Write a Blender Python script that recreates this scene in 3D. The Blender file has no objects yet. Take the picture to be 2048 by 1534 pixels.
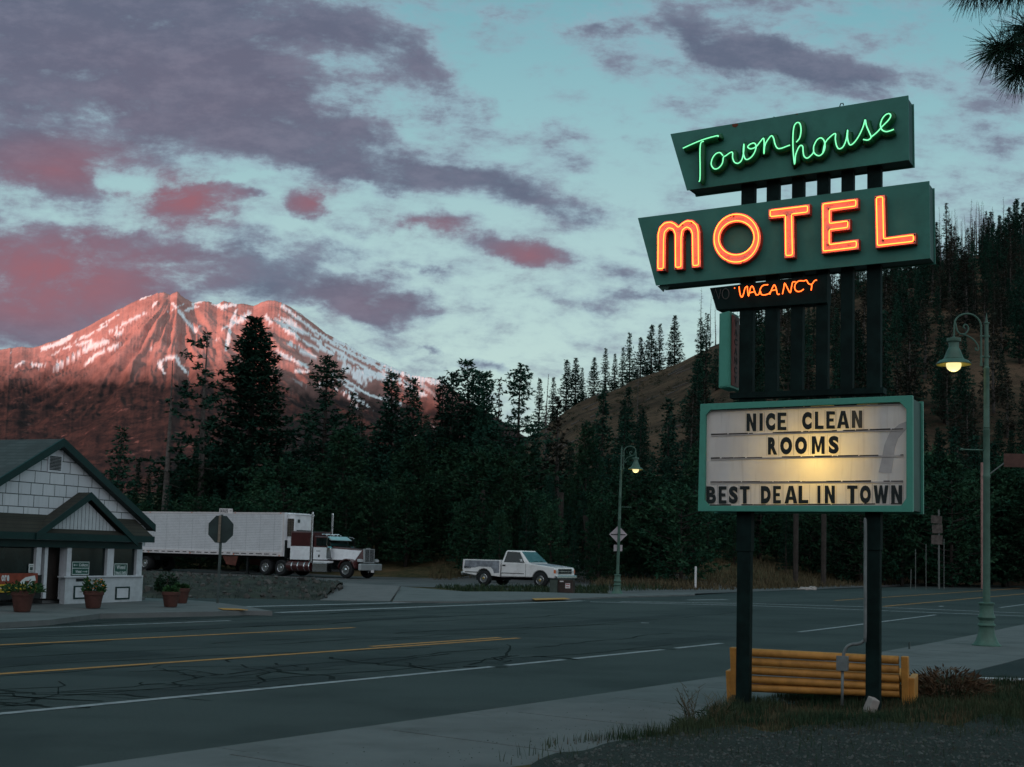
import bpy, math, random
import numpy as np
from mathutils import Vector, Matrix, Euler
from math import sin, cos, pi, radians, sqrt, atan2

C = bpy.context.scene.collection
SC = bpy.context.scene
# ------------------------------------------------------------------ camera
F = 2625.0; CX, CY = 1024.0, 897.0; EYE = 1.6
PITCH = math.atan(.08); ROLL = .025
_r = Vector((1, 0, 0)); _f = Vector((0, cos(PITCH), sin(PITCH))); _u = _r.cross(_f)
CR = _r*cos(ROLL)+_u*sin(ROLL); CU = _u*cos(ROLL)-_r*sin(ROLL); CF = _f
cam = bpy.data.cameras.new('camera'); camo = bpy.data.objects.new('camera', cam); C.objects.link(camo)
camo.matrix_world = Matrix(((CR.x, CU.x, -CF.x, 0), (CR.y, CU.y, -CF.y, 0), (CR.z, CU.z, -CF.z, EYE), (0, 0, 0, 1)))
cam.sensor_width = 36; cam.lens = 36*F/2048; cam.shift_y = (CY-767)/2048
cam.clip_start = .1; cam.clip_end = 60000
cam.dof.use_dof = True; cam.dof.focus_distance = 15.0; cam.dof.aperture_fstop = 5.6
SC.camera = camo
SC.view_settings.view_transform = 'Standard'; SC.view_settings.look = 'None'
SC.view_settings.exposure = 0.0; SC.view_settings.gamma = 1.0
SC.cycles.use_denoising = True
try: SC.cycles.denoiser = 'OPENIMAGEDENOISE'
except Exception: pass
SC.cycles.max_bounces = 5; SC.cycles.diffuse_bounces = 3; SC.cycles.glossy_bounces = 2
SC.cycles.transparent_max_bounces = 6; SC.cycles.sample_clamp_indirect = 4

def ray(x, y): return CR*((x-CX)/F) - CU*((y-CY)/F) + CF
def G(x, y, z=0.0):
    "ground point seen at a photo pixel"
    d = ray(x, y); t = (z-EYE)/d.z
    return Vector((d.x*t, d.y*t, z))
def AT(x, y, Y):
    "point seen at a photo pixel, Y metres ahead"
    d = ray(x, y); t = Y/d.y
    return Vector((d.x*t, Y, EYE+d.z*t))
def S(r, g, b):
    "sRGB 0..255 to linear"
    f = lambda c: (c/12.92 if c <= .04045 else ((c+.055)/1.055)**2.4)
    return (f(r/255), f(g/255), f(b/255))

# ------------------------------------------------------------------ sun and sky
SUN_AZ = Vector((-.66, -.75, 0)).normalized(); SUN_EL = radians(3.6)
sun = bpy.data.lights.new('sun', 'SUN'); suno = bpy.data.objects.new('sun', sun); C.objects.link(suno)
sun.energy = 5.0; sun.angle = radians(.5); sun.color = (1.0, .40, .28)
sdir = SUN_AZ*cos(SUN_EL)+Vector((0, 0, sin(SUN_EL)))
suno.rotation_euler = sdir.to_track_quat('Z', 'Y').to_euler()
suno.location = sdir*50

W = bpy.data.worlds.new('World'); SC.world = W; W.use_nodes = True
nt = W.node_tree; nt.nodes.clear()
def N(t, kind, **kw):
    n = t.nodes.new(kind)
    for k, v in kw.items(): setattr(n, k, v)
    return n
def L(t, a, b): t.links.new(a, b)
def MATH(t, op, a, b=None, c=None, clamp=False):
    n = N(t, 'ShaderNodeMath', operation=op); n.use_clamp = clamp
    for i, v in enumerate((a, b, c)):
        if v is None: continue
        if isinstance(v, (int, float)): n.inputs[i].default_value = v
        else: L(t, v, n.inputs[i])
    return n.outputs[0]
def MIX(t, fac, a, b, mode='MIX'):
    n = N(t, 'ShaderNodeMix', data_type='RGBA', blend_type=mode)
    for i, v in ((0, fac), (6, a), (7, b)):
        if isinstance(v, (int, float)): n.inputs[i].default_value = v
        elif isinstance(v, (tuple, list)): n.inputs[i].default_value = (*v[:3], 1)
        else: L(t, v, n.inputs[i])
    return n.outputs[2]
def SMOOTH(t, v, a, b):
    n = N(t, 'ShaderNodeMapRange', interpolation_type='SMOOTHSTEP')
    L(t, v, n.inputs[0]); n.inputs[1].default_value = a; n.inputs[2].default_value = b
    return n.outputs[0]
def build_sky():
    t = nt
    tc = N(t, 'ShaderNodeTexCoord'); sep = N(t, 'ShaderNodeSeparateXYZ'); L(t, tc.outputs['Generated'], sep.inputs[0])
    dx, dy, dz = sep.outputs
    ay = MATH(t, 'MAXIMUM', MATH(t, 'ABSOLUTE', dy), .12)
    u = MATH(t, 'DIVIDE', dx, ay); v = MATH(t, 'DIVIDE', dz, ay)
    uv = N(t, 'ShaderNodeCombineXYZ'); L(t, u, uv.inputs[0]); L(t, v, uv.inputs[1])
    uv = uv.outputs[0]
    # clear dusk sky: Nishita for the far side, graded by elevation
    sky = N(t, 'ShaderNodeTexSky', sky_type='NISHITA', sun_disc=False)
    sky.sun_elevation = SUN_EL; sky.sun_rotation = atan2(SUN_AZ.x, SUN_AZ.y); sky.altitude = 1000
    ramp = N(t, 'ShaderNodeValToRGB'); L(t, MATH(t, 'MULTIPLY', v, 1.7), ramp.inputs[0])
    cr = ramp.color_ramp
    stops = [(0, (208, 226, 218)), (.2, (200, 225, 220)), (.4, (180, 213, 215)), (.58, (152, 197, 205)), (.74, (126, 180, 193)), (1, (64, 142, 150))]
    while len(cr.elements) < len(stops): cr.elements.new(.5)
    for e, (p, c) in zip(cr.elements, stops): e.position = p; e.color = (*S(*c), 1)
    base = MIX(t, .12, ramp.outputs[0], MIX(t, 1.0, sky.outputs[0], (.10, .12, .115), 'MULTIPLY'))
    # clouds: where the banks lie, broken up by noise
    blobs = [  # px, py, rx, ry, tilt, weight
        (170, 90, 560, 190, 10, 1.0), (60, 230, 420, 150, 5, .75), (520, 190, 330, 125, 20, .9), (760, 290, 330, 70, 14, .85),
        (960, 375, 300, 48, 8, .7), (1080, 415, 210, 38, 2, .5), (640, 310, 380, 60, 10, .7), (360, 15, 560, 110, 0, .75), (700, 55, 230, 75, 12, .6),
        (890, 175, 190, 60, 25, .55), (1120, 245, 150, 22, 8, .4),
        (1430, 70, 290, 60, 14, .62), (1600, 130, 260, 55, 14, .6), (1500, 110, 380, 90, 10, .3), (1950, 160, 200, 55, 14, .6), (1960, 270, 170, 90, 0, .55), (1160, 70, 70, 22, 0, .5), (1000, 45, 90, 20, 10, .45),
        (1180, 310, 180, 60, 5, .32), (1450, 240, 160, 40, 5, .3),
        (90, 345, 190, 62, 16, 1.0), (370, 392, 125, 72, 4, 1.0), (625, 405, 78, 30, -4, .95), (490, 385, 50, 16, 0, .7), (850, 452, 150, 26, 2, .75),
        (1055, 510, 120, 36, 0, .95), (920, 490, 150, 30, 10, .6), (745, 600, 145, 68, 6, 1.25), (690, 635, 100, 44, 20, .8), (560, 560, 170, 60, 5, .7), (450, 500, 300, 60, 2, .55),
        (140, 540, 420, 130, 3, 1.1), (60, 640, 340, 80, 0, .9), (400, 590, 240, 50, 0, .65), (240, 470, 230, 45, 5, .6), (700, 480, 170, 26, 6, .4),
        (975, 741, 78, 20, 5, .8), (855, 700, 30, 9, 5, .5), (1262, 585, 150, 22, 0, .6), (840, 541, 80, 14, 8, .5), (1240, 540, 110, 26, 8, .4), (1160, 600, 110, 16, 4, .4), (1280, 500, 80, 18, 0, .35),
        (260, 352, 90, 24, 8, -.5), (480, 345, 190, 15, -3, -.5), (590, 440, 160, 16, 0, -.4), (980, 170, 150, 80, 20, -.5), (1120, 180, 180, 90, 0, -.4), (1250, 420, 200, 80, 0, -.4), (430, 565, 60, 40, 0, -.3),
    ]
    wn = N(t, 'ShaderNodeTexNoise'); L(t, uv, wn.inputs[0]); wn.inputs['Scale'].default_value = 9; wn.inputs['Detail'].default_value = 8; wn.inputs['Roughness'].default_value = .6
    wv = N(t, 'ShaderNodeVectorMath', operation='MULTIPLY_ADD'); L(t, wn.outputs['Color'], wv.inputs[0]); wv.inputs[1].default_value = (.17, .075, 0)
    uvs = N(t, 'ShaderNodeVectorMath', operation='SUBTRACT'); L(t, uv, uvs.inputs[0]); uvs.inputs[1].default_value = (.085, .0375, 0); L(t, uvs.outputs[0], wv.inputs[2])
    uvw = wv.outputs[0]
    acc = None
    for (px, py, rx, ry, a, w) in blobs:
        d = ray(px, py); cu, cv = d.x/d.y, d.z/d.y
        m = N(t, 'ShaderNodeMapping', vector_type='TEXTURE'); L(t, uvw, m.inputs[0])
        m.inputs[1].default_value = (cu, cv, 0); m.inputs[2].default_value = (0, 0, -radians(a)-ROLL)
        m.inputs[3].default_value = (rx/F, ry/F, 1)
        g = N(t, 'ShaderNodeTexGradient', gradient_type='SPHERICAL'); L(t, m.outputs[0], g.inputs[0])
        acc = MATH(t, 'MULTIPLY_ADD', g.outputs[1], w*1.28, acc if acc is not None else 0.0)
    mp = N(t, 'ShaderNodeMapping'); L(t, uv, mp.inputs[0]); mp.inputs[2].default_value = (0, 0, radians(9)); mp.inputs[3].default_value = (1.0, 2.2, 1)
    n1 = N(t, 'ShaderNodeTexNoise'); L(t, mp.outputs[0], n1.inputs[0])
    n1.inputs['Scale'].default_value = 8.0; n1.inputs['Detail'].default_value = 9; n1.inputs['Roughness'].default_value = .66; n1.inputs['Distortion'].default_value = .35
    n2 = N(t, 'ShaderNodeTexNoise'); L(t, mp.outputs[0], n2.inputs[0])
    n2.inputs['Scale'].default_value = 22; n2.inputs['Detail'].default_value = 8; n2.inputs['Roughness'].default_value = .68
    n3 = N(t, 'ShaderNodeTexNoise'); L(t, mp.outputs[0], n3.inputs[0])
    n3.inputs['Scale'].default_value = 3.2; n3.inputs['Detail'].default_value = 3
    nz = MATH(t, 'ADD', MATH(t, 'MULTIPLY', MATH(t, 'SUBTRACT', n1.outputs[0], .5), 2.6), MATH(t, 'MULTIPLY', MATH(t, 'SUBTRACT', n2.outputs[0], .5), 2.0))
    # thin broken cloud everywhere, thicker overhead
    veil = MATH(t, 'SUBTRACT', MATH(t, 'MULTIPLY', SMOOTH(t, v, .10, .42), .24), MATH(t, 'MULTIPLY', SMOOTH(t, v, .46, .75), .8))
    veil = MATH(t, 'ADD', veil, MATH(t, 'MULTIPLY', SMOOTH(t, u, .02, -.30), .16))
    dens = MATH(t, 'ADD', MATH(t, 'ADD', MATH(t, 'MINIMUM', acc, 1.05), nz), MATH(t, 'ADD', veil, MATH(t, 'MULTIPLY', MATH(t, 'SUBTRACT', n3.outputs[0], .5), .7)))
    alpha = SMOOTH(t, dens, -.22, .82)
    core = SMOOTH(t, dens, .20, 1.25)
    # pink where the last sun reaches
    pk = None
    for (px, py, rx, ry, w) in [(120, 530, 420, 130, 1.0), (370, 400, 170, 80, 1.2), (110, 340, 240, 90, .7), (625, 405, 110, 50, .8), (860, 452, 170, 45, .75), (1060, 510, 130, 60, .75), (60, 620, 350, 110, .6), (740, 610, 220, 90, .25), (300, 200, 900, 300, .15)]:
        d = ray(px, py)
        m = N(t, 'ShaderNodeMapping', vector_type='TEXTURE'); L(t, uv, m.inputs[0])
        m.inputs[1].default_value = (d.x/d.y, d.z/d.y, 0); m.inputs[3].default_value = (rx/F, ry/F, 1)
        g = N(t, 'ShaderNodeTexGradient', gradient_type='SPHERICAL'); L(t, m.outputs[0], g.inputs[0])
        pk = MATH(t, 'MULTIPLY_ADD', g.outputs[1], w, pk if pk is not None else 0.0)
    pk = MATH(t, 'MULTIPLY', pk, MATH(t, 'ADD', MATH(t, 'MULTIPLY', n1.outputs[0], 1.5), .1), clamp=True)
    thin = MIX(t, core, S(150, 172, 188), S(95, 102, 124))
    thin = MIX(t, MATH(t, 'MULTIPLY', SMOOTH(t, n2.outputs[0], .40, .70), .55), thin, S(126, 128, 148))
    ccol = MIX(t, MATH(t, 'MULTIPLY', pk, MATH(t, 'MULTIPLY_ADD', core, .75, .35), clamp=True), thin, S(150, 96, 108))
    front = MIX(t, MATH(t, 'MULTIPLY', alpha, .96), base, ccol)
    # the western half behind the viewer: broken warm-grey cloud after sunset
    back = MIX(t, SMOOTH(t, n1.outputs[0], .4, .6), S(206, 216, 220), S(178, 190, 202))
    rear = SMOOTH(t, MATH(t, 'MULTIPLY', dy, -1), -.12, .25)
    col = MIX(t, rear, front, back)
    bg = N(t, 'ShaderNodeBackground'); L(t, col, bg.inputs[0]); bg.inputs[1].default_value = 1.0
    L(t, MATH(t, 'MULTIPLY_ADD', rear, .45, 1.0), bg.inputs[1])
    out = N(t, 'ShaderNodeOutputWorld'); L(t, bg.outputs[0], out.inputs[0])
build_sky()
W.cycles.sampling_method = 'MANUAL'; W.cycles.sample_map_resolution = 512

# ------------------------------------------------------------------ helpers
RND = random.Random(7)
class MB:
    def __init__(s): s.v = []; s.f = []; s.m = []
    def add(s, vs, fs, m=0):
        k = len(s.v); s.v += [tuple(p) for p in vs]; s.f += [tuple(i+k for i in f) for f in fs]; s.m += [m]*len(fs); return s
    def box(s, c, d, rot=None, m=0, taper=None):
        x, y, z = d[0]/2, d[1]/2, d[2]/2
        tx, ty = taper or (1, 1)
        vs = [Vector(p) for p in ((-x, -y, -z), (x, -y, -z), (x, y, -z), (-x, y, -z), (-x*tx, -y*ty, z), (x*tx, -y*ty, z), (x*tx, y*ty, z), (-x*tx, y*ty, z))]
        if rot is not None:
            R_ = Euler(rot).to_matrix() if not isinstance(rot, Matrix) else rot
            vs = [R_ @ p for p in vs]
        c = Vector(c)
        return s.add([p+c for p in vs], [(3, 2, 1, 0), (4, 5, 6, 7), (0, 1, 5, 4), (1, 2, 6, 5), (2, 3, 7, 6), (3, 0, 4, 7)], m)
    def hexa(s, p8, m=0):
        "bottom four then top four corners"
        return s.add(p8, [(3, 2, 1, 0), (4, 5, 6, 7), (0, 1, 5, 4), (1, 2, 6, 5), (2, 3, 7, 6), (3, 0, 4, 7)], m)
    def prism(s, poly, fn, a, b, m=0):
        "2-D polygon swept between depths a and b; fn maps (p, depth) to 3-D"
        n = len(poly); vs = [fn(p, a) for p in poly]+[fn(p, b) for p in poly]
        fs = [tuple(range(n)), tuple(range(2*n-1, n-1, -1))]+[(i, i+n, (i+1) % n+n, (i+1) % n) for i in range(n)]
        return s.add(vs, fs, m)
    def ring(s, po, pi_, fn, a, b, m=0):
        n = len(po)
        vs = [fn(p, a) for p in po]+[fn(p, a) for p in pi_]+[fn(p, b) for p in po]+[fn(p, b) for p in pi_]
        fs = []
        for i in range(n):
            j = (i+1) % n
            fs += [(i, j, j+n, i+n), (i+2*n, i+3*n, j+3*n, j+2*n), (i, i+2*n, j+2*n, j), (i+n, j+n, j+3*n, i+3*n)]
        return s.add(vs, fs, m)
    def tube(s, pts, r, seg=8, closed=False, caps=True, m=0):
        pts = [Vector(p) for p in pts]; n = len(pts)
        rs = r if isinstance(r, (list, tuple)) else [r]*n
        vs = []; fs = []; up = None
        for i, p in enumerate(pts):
            a = pts[i-1] if (i > 0 or closed) else p; b = pts[(i+1) % n] if (i < n-1 or closed) else p
            t = (b-a)
            t = t.normalized() if t.length > 1e-9 else Vector((0, 0, 1))
            if up is None:
                up = Vector((0, 0, 1)) if abs(t.z) < .9 else Vector((1, 0, 0))
            x = (up-t*up.dot(t))
            if x.length < 1e-5: x = t.orthogonal()
            x.normalize(); y = t.cross(x); up = x
            for k in range(seg):
                an = 2*pi*k/seg; vs.append(p+x*(cos(an)*rs[i])+y*(sin(an)*rs[i]))
        for i in range(n if closed else n-1):
            i2 = (i+1) % n
            for k in range(seg):
                k2 = (k+1) % seg
                fs.append((i*seg+k, i*seg+k2, i2*seg+k2, i2*seg+k))
        if caps and not closed: fs += [tuple(range(seg-1, -1, -1)), tuple((n-1)*seg+k for k in range(seg))]
        return s.add(vs, fs, m)
    def lathe(s, prof, c=(0, 0, 0), seg=16, axis='z', m=0, caps=True):
        "profile of (radius, height)"
        vs = []; fs = []; n = len(prof); c = Vector(c)
        for (r, h) in prof:
            for k in range(seg):
                a = 2*pi*k/seg
                if axis == 'z': q = (r*cos(a), r*sin(a), h)
                elif axis == 'y': q = (r*cos(a), h, r*sin(a))
                else: q = (h, r*cos(a), r*sin(a))
                vs.append(c+Vector(q))
        for i in range(n-1):
            for k in range(seg):
                k2 = (k+1) % seg; fs.append((i*seg+k, i*seg+k2, (i+1)*seg+k2, (i+1)*seg+k))
        if caps: fs += [tuple(range(seg-1, -1, -1)), tuple((n-1)*seg+k for k in range(seg))]
        return s.add(vs, fs, m)
    def build(s, name, mats, parent=None, smooth=False, bevel=0, recalc=True):
        me = bpy.data.meshes.new(name); me.from_pydata(s.v, [], s.f)
        mats = mats if isinstance(mats, (list, tuple)) else [mats]
        for q in mats: me.materials.append(q)
        if len(mats) > 1: me.polygons.foreach_set('material_index', s.m)
        if recalc:
            import bmesh
            b = bmesh.new(); b.from_mesh(me); bmesh.ops.recalc_face_normals(b, faces=b.faces); b.to_mesh(me); b.free()
        if smooth:
            me.polygons.foreach_set('use_smooth', [True]*len(me.polygons))
        me.update()
        o = bpy.data.objects.new(name, me); C.objects.link(o)
        if smooth == 'auto':
            me.set_sharp_from_angle(angle=radians(38))
        if parent: o.parent = parent
        if bevel:
            q = o.modifiers.new('bevel', 'BEVEL'); q.width = bevel; q.segments = 2; q.limit_method = 'ANGLE'
        return o
def tag(o, label, cat, group=None):
    o['label'] = label; o['category'] = cat
    if group: o['group'] = group
    return o
def thing(name, label, cat, loc=(0, 0, 0), rz=0.0, group=None):
    o = bpy.data.objects.new(name, None); C.objects.link(o); o.empty_display_size = .2
    o.location = loc; o.rotation_euler = (0, 0, rz)
    return tag(o, label, cat, group)
def struct(o, kind='structure'): o['kind'] = kind; return o
def copy_tree(src, parent=None):
    c = src.copy(); C.objects.link(c)
    if parent: c.parent = parent
    for ch in list(src.children): copy_tree(ch, c)
    return c
class Frame:
    "upright working plane: local x along the plane, y to the back, z up"
    def __init__(s, p0, deg):
        s.p = Vector(p0); s.a = radians(deg); s.x = Vector((cos(s.a), sin(s.a), 0)); s.y = Vector((-sin(s.a), cos(s.a), 0))
    def at(s, px, py, y=0.0):
        d = ray(px, py); o = Vector((0, 0, EYE))-s.p
        t = (y-o.dot(s.y))/d.dot(s.y); q = o+d*t
        return Vector((q.dot(s.x), y, q.z))
def inset(poly, d):
    "move every edge of a counter-clockwise (a, b) polygon inwards"
    n = len(poly); ar = sum(poly[i][0]*poly[(i+1) % n][1]-poly[(i+1) % n][0]*poly[i][1] for i in range(n))
    if ar < 0: d = -d
    out = []
    for i in range(n):
        p0, p1, p2 = Vector(poly[i-1]), Vector(poly[i]), Vector(poly[(i+1) % n])
        e1 = (p1-p0).normalized(); e2 = (p2-p1).normalized()
        n1 = Vector((-e1.y, e1.x)); n2 = Vector((-e2.y, e2.x)); b = n1+n2
        k = b.dot(n1)
        out.append(p1+b*(d/max(k, .35)))
    return out
def smooth_path(pts, k=4, closed=False):
    "Catmull-Rom"
    pts = [Vector(p) for p in pts]; n = len(pts); out = []
    for i in range(n if closed else n-1):
        g = lambda j: pts[j % n] if closed else pts[min(max(j, 0), n-1)]
        a, b, c, d = g(i-1), g(i), g(i+1), g(i+2)
        for q in range(k):
            t = q/k
            out.append(.5*((2*b)+(c-a)*t+(2*a-5*b+4*c-d)*t*t+(3*b-a-3*c+d)*t**3))
    if not closed: out.append(pts[-1])
    return out
_chars = {}
def char_mesh(ch, bold=.02):
    "outline of a character from the built-in font, scaled to a unit box"
    if (ch, bold) in _chars: return _chars[ch, bold]
    cu = bpy.data.curves.new('glyph', 'FONT'); cu.body = ch; cu.offset = bold; cu.extrude = .05; cu.resolution_u = 4; cu.fill_mode = 'BOTH'
    ob = bpy.data.objects.new('glyph', cu); C.objects.link(ob)
    me = bpy.data.meshes.new_from_object(ob.evaluated_get(bpy.context.evaluated_depsgraph_get()))
    v = [tuple(p.co) for p in me.vertices]; f = [tuple(p.vertices) for p in me.polygons]
    bpy.data.objects.remove(ob); bpy.data.curves.remove(cu); bpy.data.meshes.remove(me)
    xs = [p[0] for p in v]; ys = [p[1] for p in v]
    x0, x1, y0, y1 = min(xs), max(xs), min(ys), max(ys)
    v = [((p[0]-x0)/(x1-x0), (p[1]-y0)/(y1-y0), (p[2]+.05)/.1) for p in v]
    _chars[ch, bold] = (v, f, (x1-x0)/(y1-y0)); return _chars[ch, bold]
def put_char(mb, ch, fn, bold=.02, m=0):
    "fn maps unit (x, y, depth) to 3-D"
    v, f, _ = char_mesh(ch, bold); mb.add([fn(*p) for p in v], f, m)
def text_line(mb, s, x0, x1, y0, y1, fn, bold=.02, gap=.12, m=0):
    "a line of characters filling the rectangle x0..x1, y0..y1 (fn maps (x, y, depth))"
    ws = [(.5 if c == ' ' else char_mesh(c, bold)[2]*(.75 if c in '-' else 1)) for c in s]
    low = {'a': .75, 'c': .75, 'e': .75, 'm': .75, 'n': .75, 'o': .75, 'r': .75, 's': .75, 'u': .75, 'x': .75, '-': .12}
    hs = [low.get(c, 1.0) for c in s]
    ws = [w*h if c != '-' else .35 for w, h, c in zip(ws, hs, s)]
    tot = sum(ws)+gap*(len(s)-1); k = (x1-x0)/tot; x = x0
    for c, w, h in zip(s, ws, hs):
        if c != ' ':
            yb = y0+(.4*(y1-y0) if c == '-' else (-.22*(y1-y0) if c in 'gpy' else 0)); xx = x
            put_char(mb, c, lambda a, b, d: fn(xx+a*w*k, yb+b*h*(y1-y0), d), bold, m)
        x += (w+gap)*k

# ------------------------------------------------------------------ materials
def mat(name, col, rough=.6, metal=0.0, var=.25, scale=4.0, bump=.0, spec=.28, dirt=None, dirt_amt=.0, dirt_scale=2.0, detail=4, coat=0):
    m = bpy.data.materials.new(name); m.use_nodes = True; t = m.node_tree; b = t.nodes['Principled BSDF']
    tc = N(t, 'ShaderNodeTexCoord'); nz = N(t, 'ShaderNodeTexNoise'); L(t, tc.outputs['Object'], nz.inputs[0])
    nz.inputs['Scale'].default_value = scale; nz.inputs['Detail'].default_value = detail; nz.inputs['Roughness'].default_value = .65
    lo = tuple(c*(1-var) for c in col); hi = tuple(min(1, c*(1+var)) for c in col)
    c = MIX(t, SMOOTH(t, nz.outputs[0], .3, .7), lo, hi)
    if dirt:
        n2 = N(t, 'ShaderNodeTexNoise'); L(t, tc.outputs['Object'], n2.inputs[0]); n2.inputs['Scale'].default_value = dirt_scale; n2.inputs['Detail'].default_value = 7; n2.inputs['Roughness'].default_value = .7
        c = MIX(t, MATH(t, 'MULTIPLY', SMOOTH(t, n2.outputs[0], .5, .72), dirt_amt), c, dirt)
    L(t, c, b.inputs['Base Color']); b.inputs['Roughness'].default_value = rough; b.inputs['Metallic'].default_value = metal
    b.inputs['Specular IOR Level'].default_value = spec
    if coat: b.inputs['Coat Weight'].default_value = coat; b.inputs['Coat Roughness'].default_value = .08
    if bump:
        bp = N(t, 'ShaderNodeBump'); bp.inputs['Strength'].default_value = bump; bp.inputs['Distance'].default_value = .02
        L(t, nz.outputs[0], bp.inputs['Height']); L(t, bp.outputs[0], b.inputs['Normal'])
    return m
def emit(name, col, strength):
    m = bpy.data.materials.new(name); m.use_nodes = True; t = m.node_tree; b = t.nodes['Principled BSDF']
    b.inputs['Base Color'].default_value = (*col, 1); b.inputs['Emission Color'].default_value = (*col, 1); b.inputs['Emission Strength'].default_value = strength
    return m
M = {}
M['white'] = mat('white_paint', (.70, .70, .72), .5, var=.08, scale=3, dirt=(.35, .33, .32), dirt_amt=.35)
M['black'] = mat('black_paint', (.010, .013, .013), .5, var=.3, spec=.15)
M['rubber'] = mat('rubber', (.012, .012, .013), .8, var=.3, scale=20)
M['chrome'] = mat('chrome', (.62, .63, .65), .18, 1.0, var=.1, scale=6)
M['dark'] = mat('dark_metal', (.014, .017, .017), .65, var=.3, spec=.15)
M['glass'] = mat('window_glass', (.008, .014, .014), .12, var=.3, spec=.35)
M['maroon'] = mat('maroon_paint', (.050, .010, .010), .35, var=.15, coat=.5)
M['green_sign'] = mat('green_sign_paint', (.040, .165, .132), .55, var=.12, scale=3, bump=.05, dirt=(.022, .11, .085), dirt_amt=.6, dirt_scale=2.6)
M['green_frame'] = mat('pale_green_paint', (.062, .25, .19), .5, var=.1, scale=6, dirt=(.03, .12, .09), dirt_amt=.4, dirt_scale=6)
M['lamp_green'] = mat('lamp_post_green', (.060, .115, .088), .5, var=.18, scale=5, dirt=(.04, .06, .045), dirt_amt=.5, dirt_scale=4)
M['concrete'] = mat('concrete', (.115, .118, .118), .9, var=.12, scale=1.2, bump=.2, dirt=(.055, .056, .054), dirt_amt=.6, dirt_scale=.8, detail=8)
M['yellow'] = mat('yellow_paint', (.46, .20, .045), .55, var=.18, scale=6, dirt=(.20, .09, .03), dirt_amt=.45, dirt_scale=7)
# ------------------------------------------------------------------ land
RA = radians(35.5); RD = Vector((sin(RA), cos(RA), 0)); RN = Vector((-cos(RA), sin(RA), 0))
def bend(l): return .1*(math.log1p(math.exp((l-22)/4))*4) if l < 200 else .1*(l-22)
def RW(o, l, z=0.0):
    "road coordinates: o across (to the left), l along"
    return RN*(o+bend(l))+RD*l+Vector((0, 0, z))
def rw(x, y):
    o = RN.x*x+RN.y*y; l = RD.x*x+RD.y*y
    return o-bend(l), l
def sm(v, a, b):
    t = min(max((v-a)/(b-a), 0), 1); return t*t*(3-2*t)
from mathutils import noise as mnoise
def fbm(x, y, z=0.0, o=4): return mnoise.fractal(Vector((x, y, z)), 1.0, 2.0, o)
def TH(x, y):
    if y < -20 or y > 400 or abs(x) > 300: return -.3
    o, l = rw(x, y)
    h = -.03
    if o < 6.4:
        h += .06*sm(o, 6.4, 6.1)+.13*sm(o, 6.2, 4.0)*sm(l, 7, 14)+.02*fbm(x*.8, y*.8)*sm(o, 6.3, 5.5)
        if l > 17.3: h -= .10*sm(l, 17.3, 18.6)
    if o > 26:
        h -= .22*sm(o, 32, 52)*sm(l, 30, 40)
        e = sm(l, 66, 84)*sm(o, 26.5, 40)
        h += e*(2.3+.5*fbm(x*.12, y*.12))+sm(l, 70, 95)*sm(o, 40, 110)*5
    return h
def grid_mesh(name, xs, ys, fn, m, smooth=True):
    n = len(xs); v = [(x, y, fn(x, y)) for y in ys for x in xs]
    f = [(j*n+i, j*n+i+1, (j+1)*n+i+1, (j+1)*n+i) for j in range(len(ys)-1) for i in range(n-1)]
    b = MB(); b.v = v; b.f = f; b.m = [0]*len(f)
    return b.build(name, m, smooth=smooth, recalc=False)
def axis(dense, a, b, far):
    r = list(np.arange(a, b+.01, dense)); s = dense; x = b
    while x < far: s *= 1.35; x += s; r.append(x)
    s = dense; x = a
    while x > -far: s *= 1.35; x -= s; r.insert(0, x)
    return r
def ground_material():
    m = bpy.data.materials.new('dry_ground'); m.use_nodes = True; t = m.node_tree; b = t.nodes['Principled BSDF']
    tc = N(t, 'ShaderNodeTexCoord')
    def nz(s, d=6, r=.65):
        n = N(t, 'ShaderNodeTexNoise'); L(t, tc.outputs['Object'], n.inputs[0]); n.inputs['Scale'].default_value = s; n.inputs['Detail'].default_value = d; n.inputs['Roughness'].default_value = r; return n.outputs[0]
    g = MIX(t, SMOOTH(t, nz(2.2), .35, .65), (.028, .032, .016), (.085, .066, .032))
    g = MIX(t, SMOOTH(t, nz(.5), .45, .7), g, (.13, .085, .045))
    g = MIX(t, MATH(t, 'MULTIPLY', SMOOTH(t, nz(38, 3), .45, .75), .5), g, (.02, .022, .014))
    L(t, g, b.inputs['Base Color']); b.inputs['Roughness'].default_value = .95; b.inputs['Specular IOR Level'].default_value = .1
    bp = N(t, 'ShaderNodeBump'); bp.inputs['Strength'].default_value = .7; bp.inputs['Distance'].default_value = .05
    L(t, nz(14), bp.inputs['Height']); L(t, bp.outputs[0], b.inputs['Normal'])
    return m
M['ground'] = ground_material()
ground = struct(grid_mesh('ground', axis(.9, -46, 46, 9000), axis(.9, -4, 112, 9000), TH, M['ground']))

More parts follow.
